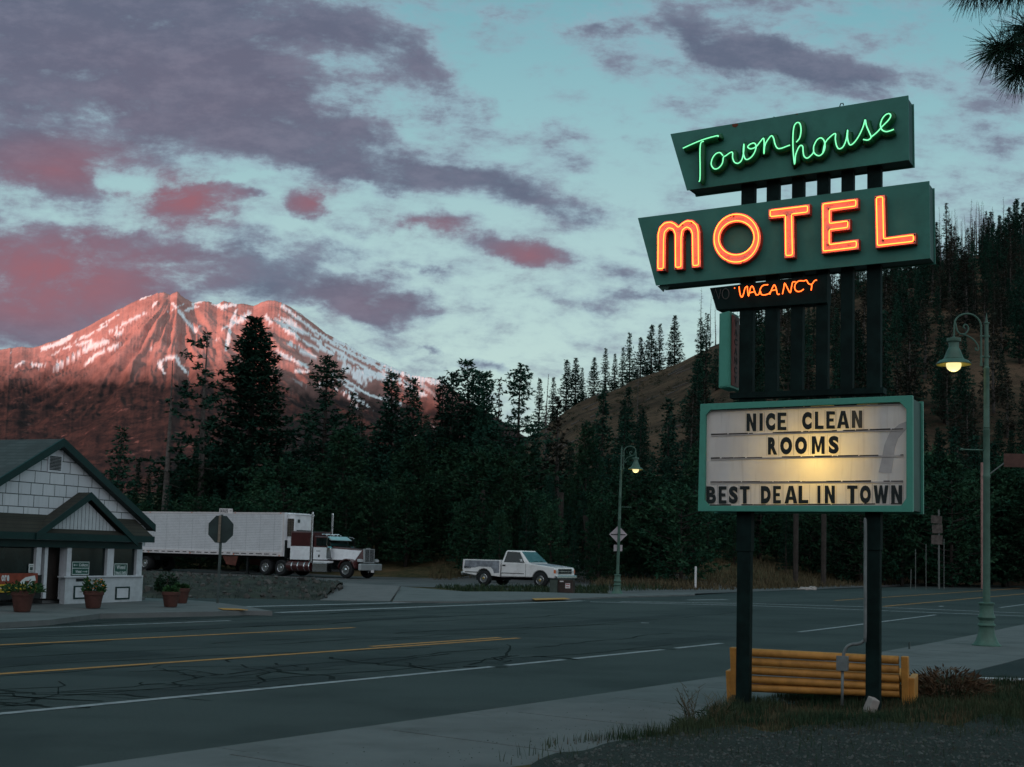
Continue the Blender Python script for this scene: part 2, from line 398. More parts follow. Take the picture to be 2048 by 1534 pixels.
def asphalt(name, c0, c1, seam):
    m = bpy.data.materials.new(name); m.use_nodes = True; t = m.node_tree; b = t.nodes['Principled BSDF']
    tc = N(t, 'ShaderNodeTexCoord')
    def nz(s, d=4, r=.6, sc=None):
        n = N(t, 'ShaderNodeTexNoise'); src = tc.outputs['Object']
        if sc:
            q = N(t, 'ShaderNodeMapping'); L(t, src, q.inputs[0]); q.inputs[2].default_value = (0, 0, RA-pi/2); q.inputs[3].default_value = sc; src = q.outputs[0]
        L(t, src, n.inputs[0]); n.inputs['Scale'].default_value = s; n.inputs['Detail'].default_value = d; n.inputs['Roughness'].default_value = r; return n.outputs[0]
    c = MIX(t, SMOOTH(t, nz(55, 2), .3, .7), c0, c1)
    c = MIX(t, MATH(t, 'MULTIPLY', SMOOTH(t, nz(.35, 6), .42, .66), .75), c, tuple(.6*k for k in c0))
    c = MIX(t, MATH(t, 'MULTIPLY', SMOOTH(t, nz(1.0, 4, .6, (.05, 1.3, 1)), .45, .7), seam), c, tuple(.45*k for k in c0))
    c = MIX(t, MATH(t, 'MULTIPLY', SMOOTH(t, nz(190, 1), .62, .75), .5), c, (.14, .15, .145))
    L(t, c, b.inputs['Base Color']); b.inputs['Roughness'].default_value = .75; b.inputs['Specular IOR Level'].default_value = .2
    bp = N(t, 'ShaderNodeBump'); bp.inputs['Strength'].default_value = .55; bp.inputs['Distance'].default_value = .01
    L(t, nz(120, 3), bp.inputs['Height']); L(t, bp.outputs[0], b.inputs['Normal'])
    return m
M['asphalt_a'] = asphalt('worn_asphalt', (.026, .0325, .031), (.046, .054, .052), .55)
M['asphalt_b'] = asphalt('shoulder_asphalt', (.030, .0375, .0355), (.053, .061, .058), .15)
M['asphalt_c'] = asphalt('dark_asphalt', (.015, .019, .019), (.026, .03, .03), .3)
M['lot'] = asphalt('pale_lot_paving', (.085, .08, .081), (.13, .12, .12), .25)
def strip(mb, o0, o1, l0, l1, z, step=2.0, m=0):
    n = max(1, int((l1-l0)/step)); ls = [l0+(l1-l0)*i/n for i in range(n+1)]
    return mb.add([RW(o0, l, z) for l in ls]+[RW(o1, l, z) for l in ls], [(i, i+1, n+2+i, n+1+i) for i in range(n)], m)
def road_strip(name, o0, o1, m, l0=-60, l1=210):
    b = MB(); strip(b, o0, o1, l0, l1, 0.0); return struct(b.build(name, M[m], recalc=False))
road_strip('road_shoulder', 7.9, 10.95, 'asphalt_b')
road_strip('road', 10.95, 18.2, 'asphalt_a')
road_strip('road', 18.2, 21.4, 'asphalt_b')
road_strip('road', 21.4, 24.6, 'asphalt_a')
# side street between the shop and the rubble bank
b = MB(); b.add([RW(24.6, 22), RW(24.6, 48), G(1240, 1190), G(930, 1202), G(780, 1202), G(640, 1200.5), G(500, 1197), G(300, 1194), (-40, 38, 0), (-40, 33, 0), (-14, 33.5, 0), G(330, 1214)], [tuple(range(12))])
struct(b.build('side_street', M['asphalt_a'], recalc=False))
# paint
M['mark_white'] = mat('worn_white_marking', (.27, .27, .28), .7, var=.15, scale=5, dirt=(.05, .058, .056), dirt_amt=1.0, dirt_scale=4.5)
M['mark_yellow'] = mat('worn_yellow_marking', (.38, .17, .04), .7, var=.15, scale=5, dirt=(.09, .075, .05), dirt_amt=.75, dirt_scale=9)
def marking(name, segs, m, w=.12, z=.005):
    b = MB()
    for (o, l0, l1) in segs: strip(b, o-w/2, o+w/2, l0, l1, z, 1.2)
    return struct(b.build(name, M[m], recalc=False))
marking('lane_marking', [(10.95, -20, 15.1), (10.95, 15.45, 17.0), (10.95, 17.3, 20.3), (10.95, 20.8, 22.8)], 'mark_white', .13)
marking('lane_marking', [(11.25, 28.0, 41.8)], 'mark_white', .13)
marking('lane_marking', [(14.22, -20, 20.6)], 'mark_yellow', .15)
marking('lane_marking', [(14.52, 16.6, 20.4)], 'mark_yellow', .15)
marking('lane_marking', [(18.15, -20, 20.3)], 'mark_yellow', .15)
marking('lane_marking', [(21.3, -20, 19.8)], 'mark_white', .13)
marking('lane_marking', [(14.4, 47.5, 140), (17.6, 52, 140)], 'mark_yellow', .16)
marking('lane_marking', [(11.0, 52, 120)], 'mark_white', .14)
def line_px(name, pts, m, w=.3, z=.006):
    P_ = [G(x, y, z) for x, y in pts]; b = MB()
    for a, c in zip(P_[:-1], P_[1:]):
        n = Vector((-(c-a).y, (c-a).x, 0)).normalized()*w/2
        b.add([a-n, c-n, c+n, a+n], [(0, 1, 2, 3)])
    return struct(b.build(name, M[m], recalc=False))
line_px('crosswalk_marking', [(555, 1225), (860, 1213), (1165, 1201.5)], 'mark_white', .32)
line_px('crosswalk_marking', [(425, 1215), (680, 1208.5), (975, 1200.5)], 'mark_white', .32)
line_px('crosswalk_marking', [(1180, 1203.5), (1500, 1211), (1760, 1221), (2060, 1232.5)], 'mark_white', .30)
line_px('crosswalk_marking', [(1240, 1203), (1500, 1207), (1750, 1214), (2060, 1226.5)], 'mark_white', .30)
line_px('stop_line_marking', [(1375, 1200), (1455, 1199)], 'mark_white', .35)
line_px('stop_line_marking', [(1282, 1245.5), (1298, 1246)], 'mark_white', .2)
line_px('lane_marking', [(1885, 1212), (1880, 1213)], 'mark_white', .15)
# crack sealing wandering over the near lane
M['seal'] = mat('crack_sealant', (.017, .022, .021), .95, var=.2, spec=.03)
b = MB(); R2 = random.Random(21)
def crack(o, l, do, dl, n, w):
    pts = []
    for i in range(n):
        pts.append((o, l)); o += do+R2.uniform(-.16, .16); l += dl+R2.uniform(-.22, .22)
    for i in range(n-1):
        a = RW(*pts[i], .0035); c = RW(*pts[i+1], .0035); nn = Vector((-(c-a).y, (c-a).x, 0)).normalized()*w*.36*R2.uniform(.5, 1.3)
        b.add([a-nn, c-nn, c+nn, a+nn], [(0, 1, 2, 3)])
for k in range(15): crack(R2.uniform(11.1, 11.6), R2.uniform(1, 17), R2.uniform(.1, .35), R2.uniform(-.2, .35), R2.randint(6, 12), R2.uniform(.05, .10))
for k in range(13): crack(R2.uniform(11.2, 17.5), R2.uniform(0, 20), R2.uniform(-.04, .04), .5, R2.randint(6, 20), R2.uniform(.04, .08))
for k in range(40): crack(R2.uniform(11.1, 13.9), R2.uniform(2.5, 13), R2.uniform(-.28, .28), R2.uniform(-.3, .4), R2.randint(4, 9), R2.uniform(.025, .055))
for k in range(12): crack(R2.uniform(18.5, 24), R2.uniform(5, 30), R2.uniform(-.03, .03), .6, R2.randint(8, 22), R2.uniform(.05, .1))
for l in (8.2, 15.25, 17.15, 20.5): crack(10.8, l, .16, -.05, 6, .14)
crack(11.9, -5, 0, .8, 34, .05); crack(16.2, 4, 0, .9, 40, .05)
struct(b.build('crack_sealing', M['seal'], recalc=False))

# darker trench patches and oily wheel paths
b = MB()
for (o0, o1, l0, l1) in [(11.05, 11.7, 9.2, 12.6), (11.05, 11.5, 15.5, 17.4), (12.4, 13.0, 12, 15.5), (15.2, 16.0, 8, 13), (19.6, 20.4, 6, 26), (22.0, 22.9, 4, 20), (11.4, 12.2, 20.9, 25), (16.1, 16.7, 21, 33)]:
    n_ = 14; A_ = [RW(o0+R2.uniform(-.09, .09), l0+(l1-l0)*i/n_, .0025) for i in range(n_+1)]; B_ = [RW(o1+R2.uniform(-.09, .09), l0+(l1-l0)*i/n_, .0025) for i in range(n_+1)]
    b.add(A_+B_, [(i, i+1, n_+2+i, n_+1+i) for i in range(n_)])
struct(b.build('road_patch', M['asphalt_c'], recalc=False))
# sidewalks
def sidewalk(name, o0, o1, l0, l1, h, step=1.9, m='concrete', gap=.02):
    b = MB(); l = l0
    while l < l1-.05:
        e = min(l+step, l1)
        vs = [RW(o, q, z) for (o, q, z) in ((o0, l+gap, -.05), (o0, e-gap, -.05), (o1, e-gap, -.05), (o1, l+gap, -.05), (o0, l+gap, h), (o0, e-gap, h), (o1-.02, e-gap, h), (o1-.02, l+gap, h))]
        b.hexa(vs); l = e
    return struct(b.build(name, M[m]))
sidewalk('sidewalk', 5.6, 7.55, -12, 62, .035, 1.9, gap=.014)
sidewalk('kerb', 7.56, 7.92, -12, 62, .028, 3.2, gap=.006)
def patch(name, front, back, z0, z1, m='concrete', zb=None):
    "sloping slab between two rows of pixels, the front at z0 and the back at z1"
    b = MB(); n = len(front)
    f = [G(x, y, z0) for x, y in front]; k = [G(x, y, z1) for x, y in back]
    dn = Vector((0, 0, .3))
    b.add(f+k+[p-dn for p in f]+[p-dn for p in k], [(i, i+1, n+i+1, n+i) for i in range(n-1)]+[(i+2*n, i, n*0+i+1, i+1+2*n)[::-1] for i in range(n-1)]+[(n+i, n+i+1, 3*n+i+1, 3*n+i) for i in range(n-1)]+[(0, n, 3*n, 2*n), (n-1, 3*n-1, 4*n-1, 2*n-1)])
    return struct(b.build(name, M[m]))
patch('sidewalk', [(-150, 1262), (0, 1245), (100, 1239.5), (200, 1227), (300, 1225), (430, 1223), (500, 1221), (545, 1222)], [(-150, 1205), (0, 1203), (100, 1197), (200, 1197), (290, 1196), (360, 1199), (430, 1204), (500, 1214)], .11, .13)
M['concrete_b'] = mat('pale_concrete_ramp', (.135, .125, .125), .9, var=.12, scale=1.5, bump=.2, dirt=(.08, .074, .07), dirt_amt=.6, dirt_scale=1.2, detail=8)
patch('kerb_ramp', [(640, 1200), (700, 1201), (780, 1202)], [(688, 1166), (740, 1169), (800, 1172)], .01, .22, 'concrete_b')
patch('sidewalk', [(785, 1202), (930, 1203), (1000, 1200.5), (1060, 1199), (1140, 1197), (1240, 1193), (1390, 1189)], [(802, 1173), (930, 1183), (1000, 1183), (1060, 1183.5), (1140, 1186), (1240, 1187.5), (1390, 1184)], .05, .10)
M['tactile'] = mat('yellow_tactile', (.40, .20, .045), .7, var=.15, scale=8)
for q4, z in (([(1070, 1199.5), (1140, 1197.5), (1130, 1195.2), (1064, 1196.6)], .075), ([(446, 1218.6), (496, 1219.4), (478, 1217), (436, 1215.8)], .140)):
    b = MB(); b.add([G(x, y, z) for x, y in q4]+[G(x, y, z)-Vector((0, 0, .012)) for x, y in q4], [(0, 1, 2, 3), (4, 5, 1, 0), (5, 6, 2, 1), (6, 7, 3, 2), (7, 4, 0, 3)]); struct(b.build('tactile_paving', M['tactile']))
# truck lot, on the land
def lot_sheet(name, pts_px, m, z=.02, n=14):
    front, back = pts_px; b = MB(); cols = len(front)
    for j in range(n+1):
        for i in range(cols):
            a = G(*front[i]); c = G(*back[i]); p = a.lerp(c, j/n); b.v.append((p.x, p.y, TH(p.x, p.y)+z))
    b.f = [(j*cols+i, j*cols+i+1, (j+1)*cols+i+1, (j+1)*cols+i) for j in range(n) for i in range(cols-1)]; b.m = [0]*len(b.f)
    return struct(b.build(name, M[m], recalc=False))
lot_sheet('truck_lot', ([(-400, 1156), (100, 1164), (500, 1163), (700, 1168), (900, 1174), (1200, 1185), (1260, 1188), (1400, 1187), (1500, 1183)], [(-400, 1121), (100, 1130), (500, 1137), (700, 1146), (900, 1153), (1200, 1158), (1260, 1161), (1400, 1169), (1500, 1179)]), 'lot')
lot_sheet('gravel_shoulder', ([(1390, 1190), (1500, 1183.5), (1700, 1177), (1860, 1172), (2100, 1166)], [(1390, 1182), (1500, 1178), (1700, 1170), (1860, 1167), (2100, 1161)]), 'lot', .03, 4)
# dark driveway on the near right
b = MB(); b.add([RW(5.58, 18.0, .03), RW(5.58, 60, .03), RW(-25, 60, .03), RW(-25, 18.6, .03)], [(0, 1, 2, 3)])
struct(b.build('driveway', M['asphalt_c'], recalc=False))
# rubble bank
def bank():
    bot = [(120, 1194), (200, 1195), (300, 1196), (400, 1197), (500, 1197.5), (600, 1199), (642, 1200.5)]
    top = [(120, 1141), (200, 1142), (300, 1144), (400, 1149), (500, 1153), (600, 1158), (686, 1166)]
    b = MB(); nx, ny = 150, 26
    def lerp(pl, t):
        k = t*(len(pl)-1); i = min(int(k), len(pl)-2); f = k-i
        return (pl[i][0]*(1-f)+pl[i+1][0]*f, pl[i][1]*(1-f)+pl[i+1][1]*f)
    for j in range(ny+1):
        for i in range(nx+1):
            s = i/nx; a = G(*lerp(bot, s), 0); c = AT(*lerp(top, s), 51.0); back = Vector((c.x*1.16, 59, -.35))
            q = j/ny
            if q < .75: r = q/.75; p = a.lerp(c, r); p.z = c.z*(1-(1-r)**1.7)
            else: p = c.lerp(back, (q-.75)/.25)
            w = sm(q, 0, .08)*sm(q, 1, .8)
            p.z += w*(.10*fbm(p.x*.9, p.y*.9, 3)+.11*abs(fbm(p.x*2.6, p.y*2.6, 9)))-(1-w)*.03
            b.v.append(tuple(p))
    b.f = [(j*(nx+1)+i, j*(nx+1)+i+1, (j+1)*(nx+1)+i+1, (j+1)*(nx+1)+i) for j in range(ny) for i in range(nx)]; b.m = [0]*len(b.f)
    return struct(b.build('rubble_bank', M['bank'], smooth=True, recalc=False))
M['bank'] = mat('rubble', (.030, .028, .022), .95, var=.7, scale=1.8, bump=.9, dirt=(.022, .030, .017), dirt_amt=.9, dirt_scale=.9, detail=9)
bank()

# ------------------------------------------------------------------ unseen ridge added behind the viewer to keep the low sun off the town
def ridge():
    b = MB(); side = Vector((-SUN_AZ.y, SUN_AZ.x, 0)); n = 60
    for j in range(9):
        for i in range(n+1):
            s = (i/n-.5)*4400; t = 420+j*150
            k = 1-abs(j-4)/4; p = SUN_AZ*t+side*s
            b.v.append((p.x, p.y, -1+k*(230+35*fbm(s*.002, 1))*sm(abs(s), 2200, 1500)+k*18*fbm(s*.01, t*.01)))
    b.f = [(j*(n+1)+i, j*(n+1)+i+1, (j+1)*(n+1)+i+1, (j+1)*(n+1)+i) for j in range(8) for i in range(n)]; b.m = [0]*len(b.f)
    return struct(b.build('hill', M['hill'], smooth=True))  # this hill is the added sun blocker, out of view
def hill_material():
    m = bpy.data.materials.new('hillside'); m.use_nodes = True; t = m.node_tree; b = t.nodes['Principled BSDF']
    tc = N(t, 'ShaderNodeTexCoord')
    def nz(s, d=6, r=.7):
        n = N(t, 'ShaderNodeTexNoise'); L(t, tc.outputs['Object'], n.inputs[0]); n.inputs['Scale'].default_value = s; n.inputs['Detail'].default_value = d; n.inputs['Roughness'].default_value = r; return n.outputs[0]
    c = MIX(t, SMOOTH(t, nz(.07), .35, .65), (.042, .027, .019), (.115, .070, .046))
    c = MIX(t, MATH(t, 'MULTIPLY', SMOOTH(t, nz(.6), .5, .62), .8), c, (.028, .026, .016))
    c = MIX(t, MATH(t, 'MULTIPLY', SMOOTH(t, nz(.35), .62, .7), .6), c, (.20, .135, .09))
    L(t, c, b.inputs['Base Color']); b.inputs['Roughness'].default_value = 1; b.inputs['Specular IOR Level'].default_value = .05
    bp = N(t, 'ShaderNodeBump'); bp.inputs['Strength'].default_value = .8; bp.inputs['Distance'].default_value = .8
    L(t, nz(.5), bp.inputs['Height']); L(t, bp.outputs[0], b.inputs['Normal'])
    return m
M['hill'] = hill_material()
ridge()
# ------------------------------------------------------------------ the hill on the right
HILL_SIL = [(900, 1000), (1000, 940), (1075, 868), (1150, 809), (1250, 768), (1300, 746), (1400, 702), (1440, 684), (1500, 658), (1600, 615), (1700, 575), (1880, 520), (2048, 490), (2300, 455), (2700, 430)]
def interp(pl, x):
    if x <= pl[0][0]: return pl[0][1]
    for (a, c), (d, e) in zip(pl[:-1], pl[1:]):
        if x <= d: return c+(e-c)*(x-a)/(d-a)
    return pl[-1][1]
def px_of(x, y, z):
    v = Vector((x, y, z-EYE)); w = v.dot(CF)
    return CX+F*v.dot(CR)/w, CY-F*v.dot(CU)/w
def hill_z(px, d):
    "height of the hill above a column px, d metres ahead"
    zr = AT(px, interp(HILL_SIL, px), 330.0).z
    if d < 330:
        t = (d-105)/225; t = max(t, 0); g = t**.95
        return zr*g
    return zr*(1-((d-330)/200)**2*.5)
def hill():
    b = MB(); nx, ny = 150, 60
    for j in range(ny+1):
        d = 100+j*430/ny
        for i in range(nx+1):
            px = 850+1900*i/nx; z = hill_z(px, d)
            r = ray(px, 1000); x = r.x/r.y*d
            edge = sm(d, 105, 130)
            b.v.append((x, d, z+edge*(1.0*fbm(x*.04, d*.04)+.5*fbm(x*.15, d*.15))-1.2*(1-edge)))
    b.f = [(j*(nx+1)+i, j*(nx+1)+i+1, (j+1)*(nx+1)+i+1, (j+1)*(nx+1)+i) for j in range(ny) for i in range(nx)]; b.m = [0]*len(b.f)
    return struct(b.build('hill', M['hill'], smooth=True, recalc=False))
hill()
# ------------------------------------------------------------------ the mountain
def mountain():
    # crest lines as seen, front peak and the higher peak behind its right shoulder
    silA = [(-500, 735), (-200, 712), (-60, 700), (0, 697), (30, 692), (60, 694), (110, 679), (160, 656), (200, 633), (240, 612), (275, 594), (300, 586), (318, 583), (330, 588), (345, 583), (360, 595), (378, 604), (400, 600), (425, 607), (440, 601), (470, 606), (485, 608), (500, 613), (515, 620), (540, 642), (580, 676), (620, 712), (680, 752), (760, 800), (900, 850), (1300, 960)]
    silA = [q for q in silA if q[0] <= 485]+[(500, 611), (515, 603), (530, 599), (556, 603), (575, 612), (600, 628), (625, 648), (650, 667), (680, 682), (710, 700), (740, 716), (770, 728), (800, 742), (830, 751), (860, 755), (880, 758), (920, 790), (1000, 838), (1060, 878), (1300, 960)]
    snow = [  # traced snowfields: (polyline, half width) in photo pixels
        ([(85, 697), (112, 690), (142, 672)], 5), ([(128, 697), (165, 686), (192, 677)], 2.2), ([(112, 735), (150, 712), (185, 692), (212, 683)], 5.5), ([(172, 728), (190, 710), (245, 687)], 3), ([(220, 663), (262, 640), (292, 625)], 2.6),
        ([(232, 668), (245, 664)], 5), ([(64, 731), (88, 732)], 3.5), ([(30, 732), (46, 724)], 2), ([(306, 612), (314, 603)], 2.5), ([(280, 598), (304, 589)], 1.5), ([(358, 622), (375, 645), (392, 664)], 3.2), ([(345, 606), (352, 615)], 2),
        ([(456, 690), (460, 655), (466, 637), (472, 622)], 4), ([(466, 645), (480, 640), (496, 628)], 6), ([(490, 634), (498, 626)], 5), ([(318, 727), (330, 718), (342, 714)], 3.5), ([(320, 730), (328, 745)], 3.5), ([(352, 713), (360, 730), (375, 747)], 3.2),
        ([(386, 608), (405, 601)], 3), ([(428, 606), (445, 614), (468, 608)], 5), ([(452, 700), (454, 680)], 2.5), ([(200, 652), (240, 628)], 1.3), ([(180, 668), (215, 650)], 1.2), ([(150, 690), (130, 696)], 1.5)]
    snowB = [([(562, 708), (590, 722), (614, 734)], 5), ([(580, 688), (605, 702), (630, 716)], 7), ([(592, 742), (618, 745)], 4), ([(565, 612), (600, 640), (650, 676), (700, 706), (760, 735), (800, 748)], 5), ([(575, 640), (620, 672), (680, 705), (740, 742), (800, 760)], 4.5),
             ([(672, 680), (740, 716), (800, 745), (880, 768)], 8), ([(690, 735), (720, 752)], 10), ([(725, 745), (770, 758)], 7), ([(835, 757), (885, 764)], 6), ([(570, 660), (620, 690), (690, 720)], 3.5), ([(532, 632), (542, 645)], 4.5), ([(800, 765), (850, 790)], 5), ([(600, 655), (640, 690), (720, 730)], 3), ([(690, 760), (740, 790), (800, 810)], 3), ([(640, 770), (665, 762)], 4)]
    def seg_d(px, py, a, c):
        ax, ay = a; bx, by = c; vx, vy = bx-ax, by-ay; ll = vx*vx+vy*vy+1e-9
        t = np.clip(((px-ax)*vx+(py-ay)*vy)/ll, 0, 1)
        return np.hypot(px-ax-t*vx, py-ay-t*vy)
    def surf(name, sil, D, d0, x0, x1, nx, ny, snows, apex, seed, rough, extra):
        b = MB(); PX = np.zeros((ny+1, nx+1)); PY = PX.copy(); HH = PX.copy()
        ap = AT(apex[0], apex[1], D)
        for i in range(nx+1):
            px = x0+(x1-x0)*i/nx; crest = AT(px, interp(sil, px)+1.6*fbm(px*.06, seed)+.8*fbm(px*.3, seed+4), D); zr = crest.z; r = ray(px, 800)
            for j in range(ny+1):
                t = j/ny
                if t < .86:
                    q = t/.86; d = d0+(D-d0)*q
                    g = .16*q+.84*q**2.1
                else:
                    q = (t-.86)/.14; d = D+q*1500; g = 1-.55*q**1.3
                x = r.x/r.y*d
                an = atan2(x-ap.x, ap.y+200-d); rr = math.hypot(x-ap.x, d-ap.y)
                w = sm(t, 0, .35)*(sm(abs(t-.86), 0, .10)*.9+.10)
                gul = mnoise.ridged_multi_fractal(Vector((an*7.0+.3*fbm(x*.0012, d*.0012, seed), rr*.00035, seed)), 1.0, 2.1, 5, 1.0, 2.0)
                z = zr*g-w*rough*(1.3-gul)*sm(t, .25, .8)+w*22*fbm(x*.006, d*.006, seed, 5)+38*fbm(x*.0011, d*.0011, seed)*sm(t, 0, .2)*sm(t, .86, .6)
                b.v.append((x, d, z))
        # stored column by column
        ny1 = ny+1
        b.f = [(i*ny1+j, (i+1)*ny1+j, (i+1)*ny1+j+1, i*ny1+j+1) for i in range(nx) for j in range(ny)]; b.m = [0]*len(b.f)
        o = struct(b.build(name, M['mountain'], smooth=True, recalc=False))
        co = np.array(b.v); P0 = co-np.array([0, 0, EYE]); w = P0 @ np.array(CF)
        px = CX+F*(P0 @ np.array(CR))/w; py = CY-F*(P0 @ np.array(CU))/w
        nz = np.array([mnoise.fractal(Vector((x*.05, y*.05, seed)), 1.0, 2.0, 4) for x, y in zip(px, py)])
        nf = np.array([mnoise.fractal(Vector((x*.2, y*.2, seed+7)), 1.0, 2.0, 3) for x, y in zip(px, py)])
        s = np.zeros(len(px))
        for pl, hw in snows:
            for a, c in zip(pl[:-1], pl[1:]):
                d = seg_d(px, py, a, c); s = np.maximum(s, 1-np.clip((d/(hw*.92*(1+.7*nz+1.0*nf)).clip(.4)-.75)/.35, 0, 1))
        crest = np.array([interp(sil, x) for x in px]); dep = py-crest
        u = (px-560)*.80+(py-600)*.60; v_ = -(px-560)*.60+(py-600)*.80
        st = np.array([mnoise.fractal(Vector((a*.011, c*.10, 5)), 1.0, 2.0, 5) for a, c in zip(u, v_)])
        m_ = np.clip((px-530)/40, 0, 1)*np.clip((880-px)/60, 0, 1)*np.clip((150-dep)/50, 0, 1)
        s = np.maximum(s, m_*np.clip((st-.46+.14*np.exp(-((dep-30)/30)**2))/.08, 0, 1))
        u = (px-60)*.89-(py-690)*.45; v_ = (px-60)*.45+(py-690)*.89
        st = np.array([mnoise.fractal(Vector((a*.014, c*.10, 8)), 1.0, 2.0, 5) for a, c in zip(u, v_)])
        s = np.maximum(s, .9*np.clip((st-.60+.10*np.exp(-((dep-25)/25)**2)-.25*np.clip((px-470)/60, 0, 1)-.9*np.clip((py-705)/30, 0, 1))/.08, 0, 1))
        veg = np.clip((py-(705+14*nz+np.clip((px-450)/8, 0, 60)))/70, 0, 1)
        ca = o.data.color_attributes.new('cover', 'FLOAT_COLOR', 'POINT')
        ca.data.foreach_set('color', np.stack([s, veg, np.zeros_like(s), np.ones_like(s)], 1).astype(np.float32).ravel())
        return o
    m = bpy.data.materials.new('mountain_rock'); m.use_nodes = True; t = m.node_tree; bs = t.nodes['Principled BSDF']; M['mountain'] = m
    at = N(t, 'ShaderNodeAttribute', attribute_name='cover'); sp = N(t, 'ShaderNodeSeparateColor'); L(t, at.outputs[0], sp.inputs[0])
    tc = N(t, 'ShaderNodeTexCoord')
    def nz(s, d=8, r=.7):
        n = N(t, 'ShaderNodeTexNoise'); L(t, tc.outputs['Object'], n.inputs[0]); n.inputs['Scale'].default_value = s; n.inputs['Detail'].default_value = d; n.inputs['Roughness'].default_value = r; return n.outputs[0]
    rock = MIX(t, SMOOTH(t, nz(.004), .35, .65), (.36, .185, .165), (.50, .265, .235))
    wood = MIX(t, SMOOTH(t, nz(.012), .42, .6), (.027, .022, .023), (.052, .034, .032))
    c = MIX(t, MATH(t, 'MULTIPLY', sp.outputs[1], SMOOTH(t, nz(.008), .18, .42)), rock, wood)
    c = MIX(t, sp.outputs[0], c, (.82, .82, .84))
    L(t, c, bs.inputs['Base Color']); bs.inputs['Roughness'].default_value = 1; bs.inputs['Specular IOR Level'].default_value = 0
    bp = N(t, 'ShaderNodeBump'); bp.inputs['Strength'].default_value = 1.0; bp.inputs['Distance'].default_value = 12
    L(t, nz(.012), bp.inputs['Height']); L(t, bp.outputs[0], bs.inputs['Normal'])
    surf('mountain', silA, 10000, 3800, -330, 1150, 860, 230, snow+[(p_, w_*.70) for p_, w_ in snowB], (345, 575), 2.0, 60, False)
mountain()
# ------------------------------------------------------------------ the motel sign
SG = Frame((2.62, 13.75, 0), -28)
def Z1(X, Y): return 1260+X/3.195, 170+Y/3.195      # tracing sheets: enlarged details of the photograph
def Z2(X, Y): return 1360+X/3.196, 580+Y/3.196
def Z3(X, Y): return 1340+X/3.409, 1000+Y/3.409
def sg(z, p, y=0.0): return SG.at(*z(*p), y)
def ab(z, pts): return [(q.x, q.z) for q in (sg(z, p) for p in pts)]
sign = thing('motel_sign', 'tall green roadside motel sign with glowing neon lettering on black posts', 'sign', SG.p, SG.a)
at3 = lambda p, d: Vector((p[0], d, p[1]))
M['neon_green'] = emit('lit_green_neon', (.24, 1.0, .48), 1.05)
M['neon_gold'] = emit('lit_gold_neon', (1.0, .17, .02), 6.5)
M['neon_orange'] = emit('lit_orange_neon', (1.0, .115, .015), 4.0)
M['letter_face'] = mat('orange_letter_face', (.9, .34, .27), .5, var=.08, scale=9, dirt=(.35, .09, .04), dirt_amt=.55, dirt_scale=16)
M['letter_side'] = mat('red_letter_return', (.30, .035, .022), .5, var=.2, scale=9)
M['script_trough'] = mat('dark_green_trough', (.008, .085, .03), .35, var=.2, scale=9)
M['post'] = mat('black_post_paint', (.004, .012, .011), .7, spec=.1, var=.35, scale=6, bump=.1)
M['dead_tube'] = mat('unlit_glass_tube', (.10, .09, .085), .3, var=.2)
M['rust'] = mat('rusty_patch', (.13, .035, .02), .9, var=.4, scale=20)
def cabinet(name, front, depth, tail=None, chip=None):
    b = MB(); b.prism(ab(Z1, front), at3, 0.0, depth)
    o = b.build(name, M['green_sign'], sign, bevel=.008)
    return o
def shell(name, front, t=.025, depth=.30):
    "sheet metal box: proud face, returns, and open-looking dark underside"
    p = ab(Z1, front); o = MB().prism(p, at3, 0.0, .02).build(name, M['green_sign'], sign)
    q = inset(p, .012)
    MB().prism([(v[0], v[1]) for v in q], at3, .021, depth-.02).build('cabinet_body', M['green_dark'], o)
    MB().prism(p, at3, depth-.019, depth).build('back_panel', M['green_sign'], o)
    return o
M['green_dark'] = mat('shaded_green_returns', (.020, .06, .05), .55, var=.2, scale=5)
up_front = [(258, 313), (1778, 66), (1783, 478), (363, 672)]
mo_front = [(50, 850), (1912, 613), (1918, 1107), (165, 1280)]
upper = shell('script_panel', up_front)
lower = shell('name_panel', mo_front)
# corner caps where the returns meet, small brackets on the top edge and a rust patch
pz = [sg(Z1, (1912, 1107), .03), sg(Z1, (1918, 1107), .28)]
b = MB(); tp = ab(Z1, [(905, 207), (910, 190), (921, 202)]); b.prism(tp, at3, .05, .09)
b.tube([sg(Z1, (1340, 137), .1), sg(Z1, (1347, 118), .1), sg(Z1, (1362, 117), .1), sg(Z1, (1364, 130), .1)], .006, 6)
b.build('bracket', M['dark'], upper)
b = MB(); b.prism(ab(Z1, [(652, 252), (690, 246), (692, 258), (674, 272), (656, 266)]), at3, -.003, 0.001); b.prism(ab(Z1, [(1058, 185), (1074, 182), (1070, 190)]), at3, -.003, .001)
b.build('rust_patch', M['rust'], upper)
b = MB(); b.prism(ab(Z1, [(168, 1281), (205, 1318), (214, 1300), (235, 1308), (240, 1278)]), at3, .03, .045); b.build('torn_flange', M['green_dark'], lower)
